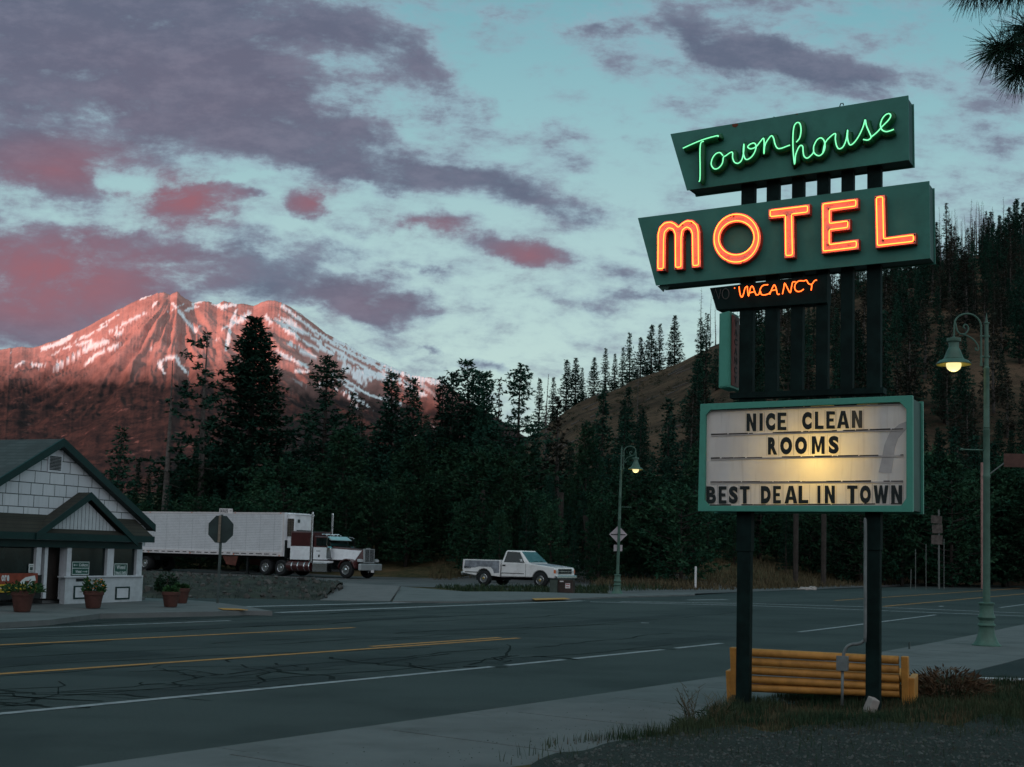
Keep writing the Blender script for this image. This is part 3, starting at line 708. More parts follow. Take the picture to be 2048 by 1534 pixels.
# script neon
script = [
    [(338, 404), (400, 376), (470, 348), (556, 324), (562, 331)],
    [(470, 360), (452, 372), (447, 430), (448, 520), (447, 600), (440, 618)],
    [(594, 452), (575, 432), (548, 440), (526, 470), (519, 508), (538, 536), (566, 530), (590, 500), (597, 462), (612, 452), (640, 432), (655, 432), (656, 466), (668, 494), (692, 500), (714, 478), (726, 430), (728, 376), (724, 430), (738, 474), (766, 468), (792, 438), (806, 396), (795, 372), (768, 378), (752, 396), (772, 408), (806, 394), (832, 362), (852, 340), (857, 368), (856, 440), (862, 386), (882, 348), (904, 324), (918, 342), (926, 376), (942, 404), (968, 404), (1000, 392), (1022, 384)],
    [(1062, 366), (1084, 338), (1093, 290), (1086, 248), (1068, 240), (1050, 260), (1042, 310), (1041, 380), (1044, 440), (1052, 506), (1058, 450), (1074, 406), (1090, 386), (1104, 394), (1106, 424), (1112, 454), (1130, 468), (1150, 456), (1172, 430), (1174, 392), (1194, 352), (1220, 338), (1240, 356), (1246, 396), (1234, 432), (1210, 452), (1186, 444), (1172, 426)],
    [(1232, 436), (1246, 372), (1278, 332), (1312, 310), (1312, 346), (1320, 388), (1336, 408), (1362, 394), (1382, 346), (1391, 286), (1390, 340), (1404, 382), (1430, 370), (1462, 326), (1490, 266), (1503, 220), (1510, 258), (1530, 306), (1540, 334), (1520, 352), (1490, 348)],
    [(1540, 334), (1580, 300), (1614, 262), (1650, 226), (1666, 198), (1656, 183), (1634, 190), (1612, 216), (1600, 254), (1610, 286), (1636, 298), (1664, 292), (1686, 283)]]
tr = MB(); ne = MB()
for st in script:
    pts = [sg(Z1, p, -.10) for p in st]
    ne.tube(smooth_path(pts, 4), .0064, 6)
    tr.tube(smooth_path([p+Vector((0, .062, 0)) for p in pts], 3), .046, 8)
tro = tr.build('script_trough', M['script_trough'], upper, smooth=True); ne.build('neon_tube', M['neon_green'], tro, smooth=True)
# the five channel letters
letters = {
    'letter_m': [(185, 1200), (187, 965), (200, 917), (235, 882), (280, 875), (312, 889), (328, 905), (343, 889), (378, 867), (420, 870), (454, 899), (467, 945), (470, 1175), (408, 1181), (405, 965), (396, 942), (380, 934), (364, 946), (358, 985), (358, 1186), (298, 1192), (296, 968), (286, 944), (268, 939), (251, 957), (247, 1000), (245, 1197)],
    'letter_t': [(898, 803), (1165, 770), (1163, 838), (1063, 850), (1068, 1112), (998, 1118), (995, 860), (898, 870)],
    'letter_e': [(1233, 762), (1472, 732), (1472, 800), (1303, 822), (1303, 882), (1420, 866), (1420, 936), (1302, 950), (1302, 1016), (1475, 993), (1475, 1062), (1235, 1090)],
    'letter_l': [(1572, 720), (1642, 712), (1648, 980), (1838, 955), (1838, 1025), (1579, 1055)]}
def letter(name, outs, ins=None):
    p = ab(Z1, outs); b = MB(); pi_ = ab(Z1, ins) if ins else None
    if ins: b.ring(p, pi_, at3, -.075, 0.0)
    else: b.prism(p, at3, -.075, 0.0)
    o = b.build(name, M['letter_side'], lower)
    q = inset(p, .0045); f = MB()
    if ins: f.ring(q, inset(pi_, -.0045), at3, -.079, -.0745)
    else: f.prism(q, at3, -.079, -.0745)
    f.build('letter_face', M['letter_face'], o)
    n = MB()
    loops = [inset(p, .024)]+([inset(pi_, -.020)] if ins else [])
    for lp in loops:
        path = []
        k = len(lp)
        for i in range(k):   # rounded corners
            a, c, d = lp[i-1], lp[i], lp[(i+1) % k]
            r = min(.018, (a-c).length*.4, (d-c).length*.4)
            path += [c+(a-c).normalized()*r, c*.6+(c+(a-c).normalized()*r)*.2+(c+(d-c).normalized()*r)*.2, c+(d-c).normalized()*r]
        n.tube([Vector((q_[0], -.094, q_[1])) for q_ in path], .0046, 6, closed=True)
    n.build('neon_tube', M['neon_gold'], o, smooth=True)
    # dirty tube supports
    s = MB(); rr = random.Random(len(outs))
    for k in range(7):
        a = inset(p, .024)[rr.randrange(len(p))]; s.box((a[0]+rr.uniform(-.012, .012), -.083, a[1]+rr.uniform(-.012, .012)), (.012, .007, .014))
    s.build('tube_support', M['dark'], o)
for k, v in letters.items(): letter(k, v)
el = lambda cx, cy, rx, ry, n=40: [(cx+rx*cos(2*pi*i/n), cy+ry*sin(2*pi*i/n)-(rx*cos(2*pi*i/n))*.03) for i in range(n)]
letter('letter_o', el(697, 991, 155, 166), el(697, 989, 102, 97))
# vacancy box
va = [(497, 1290), (1250, 1200), (1247, 1385), (540, 1432)]
b = MB(); b.prism(ab(Z1, va), at3, .06, .24); vac = b.build('vacancy_box', M['post'], sign, bevel=.006)
v = MB()
for st in [[(697, 1288), (702, 1330), (713, 1356), (724, 1340), (735, 1298), (750, 1286)], [(750, 1286), (752, 1320), (757, 1350), (765, 1315), (774, 1288), (786, 1290), (796, 1318), (806, 1342)], [(761, 1328), (792, 1322)],
           [(806, 1342), (824, 1336), (834, 1300), (852, 1280), (882, 1276)], [(834, 1318), (838, 1336), (856, 1342), (886, 1334), (896, 1322)], [(893, 1338), (908, 1300), (922, 1277), (934, 1300), (942, 1336), (956, 1336)], [(902, 1314), (934, 1308)],
           [(974, 1336), (982, 1300), (988, 1266), (1004, 1294), (1024, 1328), (1032, 1290), (1040, 1260), (1058, 1258)], [(1112, 1252), (1080, 1252), (1058, 1270), (1052, 1298), (1066, 1318), (1090, 1318), (1110, 1304)], [(1112, 1252), (1128, 1248), (1140, 1268), (1160, 1274), (1180, 1250), (1194, 1247)], [(1162, 1274), (1160, 1296), (1157, 1312)], [(667, 1296), (670, 1299)]]:
    v.tube(smooth_path([sg(Z1, p, .035) for p in st], 3), .0055, 6)
v.build('neon_tube', M['neon_orange'], vac, smooth=True)
v = MB()
for st in [[(530, 1366), (544, 1302), (568, 1368), (580, 1304)]]: v.tube([sg(Z1, p, .045) for p in st], .004, 5)
v.tube([sg(Z1, p, .045) for p in el(611, 1334, 22, 33, 20)], .004, 5, closed=True)
v.build('unlit_tube', M['dead_tube'], vac, smooth=True)
# six posts: the outer pair reach the ground
px_posts = [(1480.5, 1509), (1531.5, 1558), (1582.5, 1608), (1633, 1658.5), (1682, 1708), (1734, 1764)]
zt = sg(Z1, (1000, 520), .15).z
for i, (a, c) in enumerate(px_posts):
    A0, A1 = SG.at(a, 700, .15), SG.at(c, 700, .15); w = A1.x-A0.x; xm = (A0.x+A1.x)/2
    outer = i in (0, 5)
    z0 = SG.at(a, 797, .15).z if not outer else -.4
    z1 = SG.at(a, 300, .15).z
    b = MB(); b.box((xm, .15, (z0+z1)/2), (w*.92, .10, z1-z0))
    if outer:
        zs = SG.at(a, 1150, .15).z
        b.box((xm, .15, zs+(z0-zs)/2*0+.9), (w*1.02, .12, 1.3))
    b.build('post', M['post'], sign, bevel=.006)
b = MB(); A0, A1 = SG.at(1464, 790, .15), SG.at(1770, 775, .15)
b.box(((A0.x+A1.x)/2, .15, SG.at(1600, 788, .15).z), (A1.x-A0.x, .16, .06)); b.build('cross_beam', M['post'], sign)
# small vertical box sign beside the left post
gz = [(255, 152), (320, 135), (320, 622), (250, 628)]
p = ab(Z2, gz); b = MB(); b.prism(p, at3, -.02, .30); vs = b.build('side_box', M['green_frame'], sign, bevel=.006)
b = MB(); b.prism(inset(p, .016), at3, -.026, -.019); b.build('box_panel', M['green_frame'], vs)
M['faded_red'] = mat('faded_red_face', (.16, .045, .038), .6, var=.25, scale=5, dirt=(.10, .10, .10), dirt_amt=.5)
M['faded_ink'] = mat('faded_dark_lettering', (.035, .02, .02), .7, var=.2)
xr = max(q[0] for q in p); zl = min(q[1] for q in p); zh = max(q[1] for q in p); b = MB()
b.box((xr+.004, .15, (zl+zh)/2), (.008, .24, (zh-zl)*.92)); face = b.build('red_face', M['faded_red'], vs)
b = MB(); hh = (zh-zl)*.86/7
for i, ch in enumerate('VACANCY'):
    zb = zh-(zh-zl)*.07-hh*(i+1)
    put_char(b, ch, lambda x, y, d: Vector((xr+.008+.003*d, .10+.10*x, zb+hh*.15+y*hh*.7)), .02)
b.build('faded_lettering', M['faded_ink'], face)
# letter board
fr = [(135, 730), (1490, 675), (1492, 1420), (120, 1415)]
po = ab(Z2, fr)
op = [(200, 768), (170, 800), (163, 1345), (193, 1380), (1418, 1378), (1450, 1332), (1450, 762), (1408, 718)]
pi8 = ab(Z2, op)
def board_frame():
    # outer outline sampled to eight points to pair with the chamfered opening
    o = [po[0].__class__(po[0]) if False else po[0], None, None, po[3], None, po[2], po[1], None]
    P0, P1, P2, P3 = [Vector(q) for q in po]
    outer = [P0+(P1-P0)*.05, P0+(P3-P0)*.10, P3+(P0-P3)*.10, P3+(P2-P3)*.05, P2+(P3-P2)*.05, P2+(P1-P2)*.10, P1+(P2-P1)*.10, P1+(P0-P1)*.05]
    inner = [Vector(q) for q in pi8]
    full_o, full_i = [], []
    corner = {0: P0, 2: P3, 4: P2, 6: P1}
    for i in range(8):
        full_o.append(outer[i]); full_i.append(inner[i])
        if i in corner:
            full_o.append(corner[i]); full_i.append((inner[i]+inner[(i+1) % 8])/2)
    b = MB(); b.ring(full_o, full_i, at3, -.03, .03)
    return b.build('frame', M['green_frame'], board, bevel=.004)
M['cab_inside'] = mat('white_cabinet_inside', (.75, .73, .68), .8, var=.05)
board_b = MB(); dp = .50; q = inset(po, .02)
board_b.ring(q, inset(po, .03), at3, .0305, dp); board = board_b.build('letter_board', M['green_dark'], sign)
board_frame()
b = MB(); b.prism(inset(po, .031), at3, dp-.06, dp-.03); b.build('back_panel', M['cab_inside'], board)
b = MB(); b.ring(inset(po, .0), inset(po, .05), at3, dp+.001, dp+.05); b.build('rear_frame', M['green_frame'], board)
def plastic():
    m = bpy.data.materials.new('translucent_board_face'); m.use_nodes = True; t = m.node_tree; t.nodes.remove(t.nodes['Principled BSDF'])
    out = t.nodes['Material Output']; tc = N(t, 'ShaderNodeTexCoord')
    n = N(t, 'ShaderNodeTexNoise'); L(t, tc.outputs['Object'], n.inputs[0]); n.inputs['Scale'].default_value = 3; n.inputs['Detail'].default_value = 6
    w = N(t, 'ShaderNodeMapping'); L(t, tc.outputs['Object'], w.inputs[0]); w.inputs[3].default_value = (14, 1, 1.2)
    n2 = N(t, 'ShaderNodeTexNoise'); L(t, w.outputs[0], n2.inputs[0]); n2.inputs['Scale'].default_value = 1.5; n2.inputs['Detail'].default_value = 5
    c = MIX(t, SMOOTH(t, n.outputs[0], .35, .7), (.80, .71, .68), (.88, .80, .77))
    c = MIX(t, MATH(t, 'MULTIPLY', SMOOTH(t, n2.outputs[0], .5, .75), .35), c, (.55, .46, .42))
    d = N(t, 'ShaderNodeBsdfDiffuse'); L(t, c, d.inputs[0]); tr_ = N(t, 'ShaderNodeBsdfTranslucent'); L(t, c, tr_.inputs[0])
    mx = N(t, 'ShaderNodeMixShader'); mx.inputs[0].default_value = .34; L(t, d.outputs[0], mx.inputs[1]); L(t, tr_.outputs[0], mx.inputs[2]); L(t, mx.outputs[0], out.inputs[0])
    return m
M['plastic'] = plastic()
pf = [(Vector(a)) for a in inset(po, .032)]
b = MB(); b.add([at3(q, .012) for q in pf], [(0, 1, 2, 3)]); facep = b.build('board_face', M['plastic'], board)
lampc = SG.at(*Z2(925, 1110), .34)
bl = bpy.data.lights.new('board_lamp', 'POINT'); blo = bpy.data.objects.new('board_lamp', bl); C.objects.link(blo); blo.parent = sign; blo.location = lampc
bl.energy = 11.5; bl.color = (1.0, .70, .13); bl.shadow_soft_size = .05
# rails with grimy edges
M['rail'] = mat('clear_rail', (.40, .34, .32), .4, var=.15, scale=6)
M['grime'] = mat('black_grime', (.03, .022, .018), .8, var=.4, scale=10)
rails = [((198, 772), (1402, 728)), ((198, 928), (1426, 892)), ((197, 1080), (1428, 1058)), ((194, 1232), (1426, 1226)), ((190, 1380), (1420, 1371))]
b = MB(); g = MB(); rr = random.Random(5)
for (a, c) in rails:
    A0 = sg(Z2, a, -.0); A1 = sg(Z2, c, 0)
    b.hexa([A0+Vector((0, .004, -.012)), A1+Vector((0, .004, -.012)), A1+Vector((0, .0115, -.012)), A0+Vector((0, .0115, -.012)), A0+Vector((0, .004, .006)), A1+Vector((0, .004, .006)), A1+Vector((0, .0115, .006)), A0+Vector((0, .0115, .006))])
    t = 0.0
    while t < 1:
        e = min(1, t+rr.uniform(.02, .12))
        if rr.random() < .86:
            p0_, p1_ = A0.lerp(A1, t), A0.lerp(A1, e); h = rr.uniform(.006, .012)
            g.hexa([p0_+Vector((0, 0, .004)), p1_+Vector((0, 0, .004)), p1_+Vector((0, .003, .004)), p0_+Vector((0, .003, .004)), p0_+Vector((0, 0, .004+h)), p1_+Vector((0, 0, .004+h*rr.uniform(.5, 1.2))), p1_+Vector((0, .003, .004+h)), p0_+Vector((0, .003, .004+h))])
        t = e+rr.uniform(0, .01)
ro = b.build('letter_rail', M['rail'], board); g.build('grime', M['grime'], ro)
M['board_ink'] = mat('black_letter', (.012, .016, .016), .5, var=.3, scale=8)
M['board_ink_faded'] = mat('faded_letter', (.075, .06, .045), .6, var=.3, scale=8)
rows = [('NICE CLEAN', [(425, 487), (508, 529), (548, 608), (623, 680), None, (780, 842), (862, 918), (935, 990), (1003, 1082), (1098, 1165)], lambda x: (790-(x-425)*.028, 903-(x-425)*.030)),
        ('ROOMS', [(562, 622), (640, 717), (735, 812), (842, 925), (950, 1015)], lambda x: (942-(x-562)*.022, 1053-(x-562)*.016)),
        ('BEST DEAL IN TOWN', [(168, 230), (247, 297), (312, 370), (383, 445), None, (517, 580), (595, 645), (668, 750), (757, 820), None, (878, 898), (925, 990), None, (1068, 1135), (1150, 1220), (1237, 1332), (1350, 1420)], lambda x: (1255-(x-168)*.006, 1365-(x-168)*.001))]
M['tile'] = M['rail']
BLOCK = {'I': [[(0, 0), (1, 0), (1, 1), (0, 1)]], 'L': [[(0, 0), (1, 0), (1, .2), (.38, .2), (.38, 1), (0, 1)]],
         'E': [[(0, 0), (1, 0), (1, .19), (.38, .19), (.38, .41), (.86, .41), (.86, .59), (.38, .59), (.38, .81), (1, .81), (1, 1), (0, 1)]],
         'T': [[(.31, 0), (.69, 0), (.69, .81), (1, .81), (1, 1), (0, 1), (0, .81), (.31, .81)]],
         'N': [[(0, 0), (.33, 0), (.33, .56), (.66, 0), (1, 0), (1, 1), (.67, 1), (.67, .45), (.34, 1), (0, 1)]],
         'M': [[(0, 0), (.25, 0), (.25, .62), (.42, .1), (.58, .1), (.75, .62), (.75, 0), (1, 0), (1, 1), (.70, 1), (.5, .42), (.30, 1), (0, 1)]],
         'W': [[(.16, 0), (.40, 0), (.5, .52), (.60, 0), (.84, 0), (1, 1), (.77, 1), (.69, .42), (.58, 1), (.42, 1), (.31, .42), (.23, 1), (0, 1)]],
         'A': [[(0, 0), (.30, 0), (.35, .2), (.65, .2), (.70, 0), (1, 0), (.67, 1), (.5, 1), (.5, .76), (.60, .38), (.40, .38), (.499, .76), (.499, 1), (.33, 1)]]}
def block_char(mb, ch, fn):
    if ch in BLOCK: mb.prism(BLOCK[ch][0], lambda p, d: fn(p[0], p[1], d), 0.0, 1.0)
    else: put_char(mb, ch, fn, {'B': .045, 'S': .055, 'R': .06}.get(ch, .075))
for word, spans, yf in rows:
    for i, (ch, sp) in enumerate(zip(word, spans)):
        if sp is None: continue
        b = MB(); tl = MB()
        y0, y1 = yf((sp[0]+sp[1])/2)
        faded = (word.startswith('NICE') and i == 9)
        def fn(x, y, d): return sg(Z2, (sp[0]+(sp[1]-sp[0])*x, y1+(y0-y1)*y), .006-.002*d)
        block_char(b, ch, fn)
        for xx in (sp[0]-8, sp[1]+7):   # edges of the clear tile
            q0, q1 = sg(Z2, (xx, y0-8), .0095), sg(Z2, (xx, y1+6), .0095)
            tl.hexa([q1, q1+Vector((.0022, 0, 0)), q1+Vector((.0022, .002, 0)), q1+Vector((0, .002, 0)), q0, q0+Vector((.0022, 0, 0)), q0+Vector((.0022, .002, 0)), q0+Vector((0, .002, 0))])
        lo = b.build('board_letter', M['board_ink_faded' if faded else 'board_ink'], board)
        if faded: lo['label'] = 'faded brownish letter N'
        tl.build('tile_edge', M['rail'], lo)
M['grey_patch'] = mat('grey_board_patch', (.40, .35, .335), .8, var=.12, scale=6)
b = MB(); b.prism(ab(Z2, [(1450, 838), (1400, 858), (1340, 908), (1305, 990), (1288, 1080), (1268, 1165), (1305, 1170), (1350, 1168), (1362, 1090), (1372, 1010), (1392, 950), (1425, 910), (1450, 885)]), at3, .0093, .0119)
b.build('grey_patch', M['grey_patch'], facep)  # hooked area greyer than the rest of the board face
# conduit down the right post and its junction box
M['conduit'] = mat('grey_conduit', (.14, .15, .15), .5, var=.2, scale=8)
b = MB(); b.tube(smooth_path([sg(Z3, p, .02) for p in [(1325, 130), (1332, 170), (1331, 500), (1330, 925), (1318, 962), (1286, 980), (1238, 985), (1205, 1004), (1186, 1040), (1182, 1082)]], 3), .017, 8)
b.tube([sg(Z3, (1177, 1140), .02), sg(Z3, (1173, 1400), .02)], .015, 8)
cd = b.build('conduit', M['conduit'], sign, smooth=True)
p = sg(Z3, (1178, 1112), .02); b = MB(); b.box(p, (.105, .075, .14)); b.box(p-Vector((0, .042, 0)), (.112, .006, .15)); b.build('junction_box', M['conduit'], sign, bevel=.005)

# ------------------------------------------------------------------ the bench
BF = Frame((2.45, 14.42, 0), -23)
def bn(p, y=0): return BF.at(*Z3(*p), y)
bench = thing('bench', 'yellow slatted bench seen from behind, between the two black sign posts', 'bench', BF.p, BF.a)
slats = [((440, 1033), (1560, 1092)), ((440, 1095), (1560, 1156)), ((440, 1157), (1560, 1219)), ((440, 1220), (1560, 1279)), ((440, 1281), (1560, 1322))]
for i, (a, c) in enumerate(slats):
    A0, A1 = bn(a, 0), bn(c, 0); y = .02*i
    b = MB(); b.tube([A0+Vector((0, y, 0)), A1+Vector((0, y, 0))], .044, 14); b.build('back_slat', M['yellow'], bench, smooth='auto')
e0, e1 = bn((440, 1100), 0), bn((1560, 1150), 0)
zb = bn((400, 1410), 0).z; zt0 = bn((430, 1003), 0).z; zs = zb+.40
x0, x1 = e0.x-.01, e1.x+.06
for k in range(4):
    b = MB(); b.tube([Vector((x0+.03, .20+.12*k, zs+.01*k)), Vector((x1-.03, .20+.12*k, zs+.01*k))], .045, 12); b.build('seat_slat', M['yellow'], bench, smooth='auto')
for s_, x in ((-1, x0), (1, x1)):
    ztop = bn((430, 1003), 0).z if s_ < 0 else bn((1575, 1064), 0).z
    b = MB(); b.hexa([(x-.035, .06, zb+.12), (x+.035, .06, zb+.12), (x+.035, .20, zb+.12), (x-.035, .20, zb+.12), (x-.035, -.055, ztop), (x+.035, -.055, ztop), (x+.035, .06, ztop), (x-.035, .06, ztop)])
    b.build('upright', M['yellow'], bench, bevel=.008)
    xo = x+s_*.062; za = bn((400, 1165), 0).z if s_ < 0 else bn((1628, 1214), 0).z
    b = MB(); b.hexa([(xo-.028, .10, zb-.03), (xo+.028, .10, zb-.03), (xo+.028, .36, zb-.03), (xo-.028, .36, zb-.03), (xo-.032, .02, za), (xo+.032, .02, za), (xo+.032, .40, za+.02), (xo-.032, .40, za+.02)])
    b.build('side_panel', M['yellow'], bench, bevel=.01)
# ------------------------------------------------------------------ street lamps
M['lamp_yellow'] = mat('cream_reflector', (.62, .52, .12), .5, var=.1)
M['lamp_glass'] = emit('lit_lamp_glass', (1.0, .86, .42), 1.0)
def street_lamp(label, foot, k, flip, lean, extra_arm):
    t = thing('street_lamp', label, 'street lamp', foot, 0, 'green street lamps')
    t.rotation_euler = (0, lean, 0)
    b = MB(); b.lathe([(.25, -.14), (.25, .0), (.262, .015), (.262, .05), (.235, .07), (.19, .14), (.15, .26), (.135, .36), (.14, .385), (.165, .40), (.165, .42), (.135, .45), (.13, .50), (.15, .53), (.162, .555), (.15, .585), (.128, .62), (.122, .74), (.125, .78), (.145, .80), (.145, .825), (.085, .84)], seg=24)
    b.build('base', M['lamp_green'], t, smooth='auto')
    b = MB(); b.lathe([(.066, .82), (.060, 3.14), (.066, 3.16), (.066, 3.20), (.059, 3.22), (.057, 4.03), (.062, 4.04), (.062, 4.06), (.052, 4.065), (.052, 4.09), (.06, 4.10), (.052, 4.12), (.050, 5.20), (.055, 5.21), (.055, 5.23), (.038, 5.25), (.034, 6.06), (.052, 6.07), (.052, 6.09), (.028, 6.10), (.018, 6.15), (.009, 6.23), (.002, 6.28)], seg=16)
    b.build('pole', M['lamp_green'], t, smooth='auto')
    s = -flip   # the arm reaches to the side s
    P = lambda x, z: Vector((s*x, 0, z))
    b = MB()
    b.tube([P(.10, 5.31), P(.10, 6.02)], .019, 8)
    b.tube([P(.10, 5.99)]+[P(.36-.26*cos(a), 6.0+.25*sin(a)) for a in [pi*i/14 for i in range(0, 13)]]+[P(.607, 5.98), P(.616, 5.76)], .019, 8)
    b.tube(smooth_path([P(.585, 6.08), P(.555, 5.93), P(.49, 5.86), P(.40, 5.87), P(.345, 5.94), P(.355, 6.02), P(.41, 6.04), (P(.435, 5.99)), P(.40, 5.965)], 4), .015, 6)
    b.tube(smooth_path([P(.50, 5.855), P(.37, 5.83), P(.24, 5.75), P(.155, 5.63), P(.16, 5.56), P(.205, 5.565), P(.205, 5.61)], 4), .015, 6)
    for z in (5.44, 5.83):
        b.tube([P(-.06, z), P(.12, z)], .019, 8); b.lathe([(.052, -.016), (.052, .016)], (0, 0, z), 12)
    b.lathe([(.026, -.03), (.026, .03)], P(.10, 5.29), 8); b.build('scroll_arm', M['lamp_green'], t, smooth='auto')
    c = P(.616, 0)
    b = MB(); b.lathe([(.03, 5.80), (.06, 5.785), (.125, 5.775), (.13, 5.74), (.125, 5.71), (.095, 5.70), (.09, 5.60), (.10, 5.585), (.115, 5.56), (.155, 5.46), (.175, 5.405), (.19, 5.39), (.19, 5.375), (.26, 5.345), (.325, 5.285), (.325, 5.275), (.20, 5.31)], c, 24)
    h = b.build('lamp_shade', M['lamp_green'], t, smooth='auto')
    b = MB(); b.lathe([(.12, 5.325), (.315, 5.272), (.31, 5.268), (.12, 5.30)], c, 24); b.build('reflector', M['lamp_yellow'], h, smooth=True)
    b = MB(); b.lathe([(.11, 5.32), (.137, 5.29), (.135, 5.24), (.115, 5.19), (.075, 5.155), (.03, 5.14), (.005, 5.137)], c, 20); b.build('lamp_globe', M['lamp_glass'], t, smooth=True)
    l = bpy.data.lights.new('lamp_light', 'POINT'); lo = bpy.data.objects.new('lamp_light', l); C.objects.link(lo); lo.parent = t; lo.location = c+Vector((0, 0, 5.03)); l.energy = 2.5; l.color = (1, .84, .42); l.shadow_soft_size = .09
    b = MB()
    b.tube([P(.0, 3.67), P(.46, 3.67)], .014, 6); b.lathe([(.024, -.02), (.024, .02)], P(.46, 3.67), 8, 'x')
    b.build('banner_arm', M['lamp_green'], t, smooth=True)
    return t
Lb = G(1973, 1295)
M['bright_trim'] = mat('brushed_bright_trim', (.38, .40, .41), .35, .35, var=.12)
near_lamp = street_lamp('green street lamp on the near sidewalk, lantern hanging left, behind the bench', Lb, .78, 1, .004, True)
near_lamp.scale = (1.06, 1.06, 1.055)
Lf = G(1234, 1189)
far_lamp = street_lamp('green street lamp across the road with a diamond sign on its pole', Lf, .78, -1, .014, False)
def on(px, py, Y): return AT(px, py, Y)
M['sign_back'] = mat('bare_sign_back', (.42, .36, .38), .5, .0, var=.12, scale=5)
d = on(1236.5, 1069, Lf.y+.16); b = MB(); r = .38
b.prism([(-r, 0), (0, -r), (r, 0), (0, r)], lambda p, q: Vector((p[0], q, p[1])), 0, .012)
o = b.build('diamond_sign', M['sign_back'], bevel=.004); o.location = d; tag(o, 'back of a pale diamond road sign fixed to the far lamp pole', 'road sign')
b = MB(); b.box((0, -.012, .0), (.62, .02, .035)); b.build('brace', M['dark'], o)
d = on(1236, 1096, Lf.y+.16); b = MB(); b.box((0, 0, 0), (.36, .012, .26)); o = b.build('plaque_sign', M['sign_back'], bevel=.003); o.location = d; tag(o, 'small rectangular sign plate under the diamond sign', 'road sign')
# stop sign seen from behind with a street name plate
sp_ = G(435, 1207, .12); M['sign_green_back'] = mat('dark_sign_back', (.022, .035, .034), .6, var=.2)
M['post_steel'] = mat('galvanised_post', (.05, .065, .062), .5, .0, var=.25, scale=8)
st = thing('stop_sign', 'back of an octagonal stop sign on a post with a street name plate on top', 'stop sign', sp_); st.rotation_euler = (0, .008, 0)
b = MB(); b.box((0, 0, 1.1), (.062, .062, 2.4)); b.build('post', M['post_steel'], st, bevel=.004)
b = MB(); r = .38; b.prism([(r*cos(pi/8+i*pi/4), r*sin(pi/8+i*pi/4)) for i in range(8)], lambda p, q: Vector((p[0]*.92, q, p[1]+1.92)), -.05, -.038); b.build('octagon_plate', M['sign_green_back'], st)
M['channel'] = mat('worn_brown_channel', (.16, .13, .10), .7, var=.3, scale=12)
b = MB(); b.box((-.03, -.075, 1.93), (.062, .03, .70)); b.build('channel_strip', M['channel'], st)
M['plate_white'] = mat('white_plate', (.62, .58, .58), .5, var=.08, scale=8)
pl = MB().box((.10, 0, 2.40), (.34, .014, .125)).build('name_plate', M['plate_white'], st)
b = MB(); text_line(b, 'BOLES', -.045, .155, 2.36, 2.445, lambda x, y, d: Vector((x, -.007-.004*d, y)), .03)
text_line(b, 'ST', .20, .25, 2.385, 2.43, lambda x, y, d: Vector((x, -.007-.004*d, y)), .02)
b.build('lettering', M['black'], pl)

# ------------------------------------------------------------------ pickup truck
def arch(cx, cz, r, z0, n=10):
    a0 = math.asin(max(-1, min(1, (z0-cz)/r)))
    return [(cx+r*cos(pi-a0-(pi-2*a0)*i/n), cz+r*sin(pi-a0-(pi-2*a0)*i/n)) for i in range(n+1)]
def wheel(name, parent, x, y, r, w, side, rim, rimr, dish=.05, m=None):
    t = MB(); t.lathe([(rimr, -w/2), (r*.86, -w/2), (r*.97, -w*.40), (r, -w*.25), (r, w*.25), (r*.97, w*.40), (r*.86, w/2), (rimr, w/2)], (0, 0, 0), 28, 'y', caps=False)
    o = t.build(name, M['rubber'], parent, smooth='auto'); o.location = (x, y, r)
    s = -1 if side < 0 else 1
    h = MB(); h.lathe([(rimr*1.02, s*w*.46), (rimr*.95, s*w*.50), (rimr*.86, s*(w*.5-dish)), (rimr*.4, s*(w*.5-dish*1.2)), (rimr*.34, s*(w*.5-dish*.2)), (rimr*.2, s*(w*.5+.01)), (.005, s*(w*.5+.012))], (0, 0, 0), 20, 'y')
    for i in range(8):
        a = 2*pi*i/8; h.lathe([(.022, -.012), (.022, .012)], (rimr*.62*cos(a), s*(w*.5-dish*1.1), rimr*.62*sin(a)), 6, 'y')
    h.build('rim', rim, o, smooth='auto'); return o
FLP = lambda p, q: Vector((p[0], q, p[1]))
M['pk_white'] = mat('chalky_white_paint', (.68, .65, .64), .5, var=.06, scale=2, dirt=(.40, .35, .32), dirt_amt=.5, dirt_scale=2.5)
M['primer'] = mat('grey_primer_patch', (.20, .21, .235), .8, var=.35, scale=3, dirt=(.10, .105, .12), dirt_amt=.8, dirt_scale=2.2)
M['amber'] = mat('amber_lens', (.55, .12, .03), .3, var=.1); M['lens'] = mat('headlamp_lens', (.45, .46, .47), .1, var=.1, spec=.9)
M['brass'] = mat('brassy_hub', (.45, .28, .06), .35, .8, var=.2)
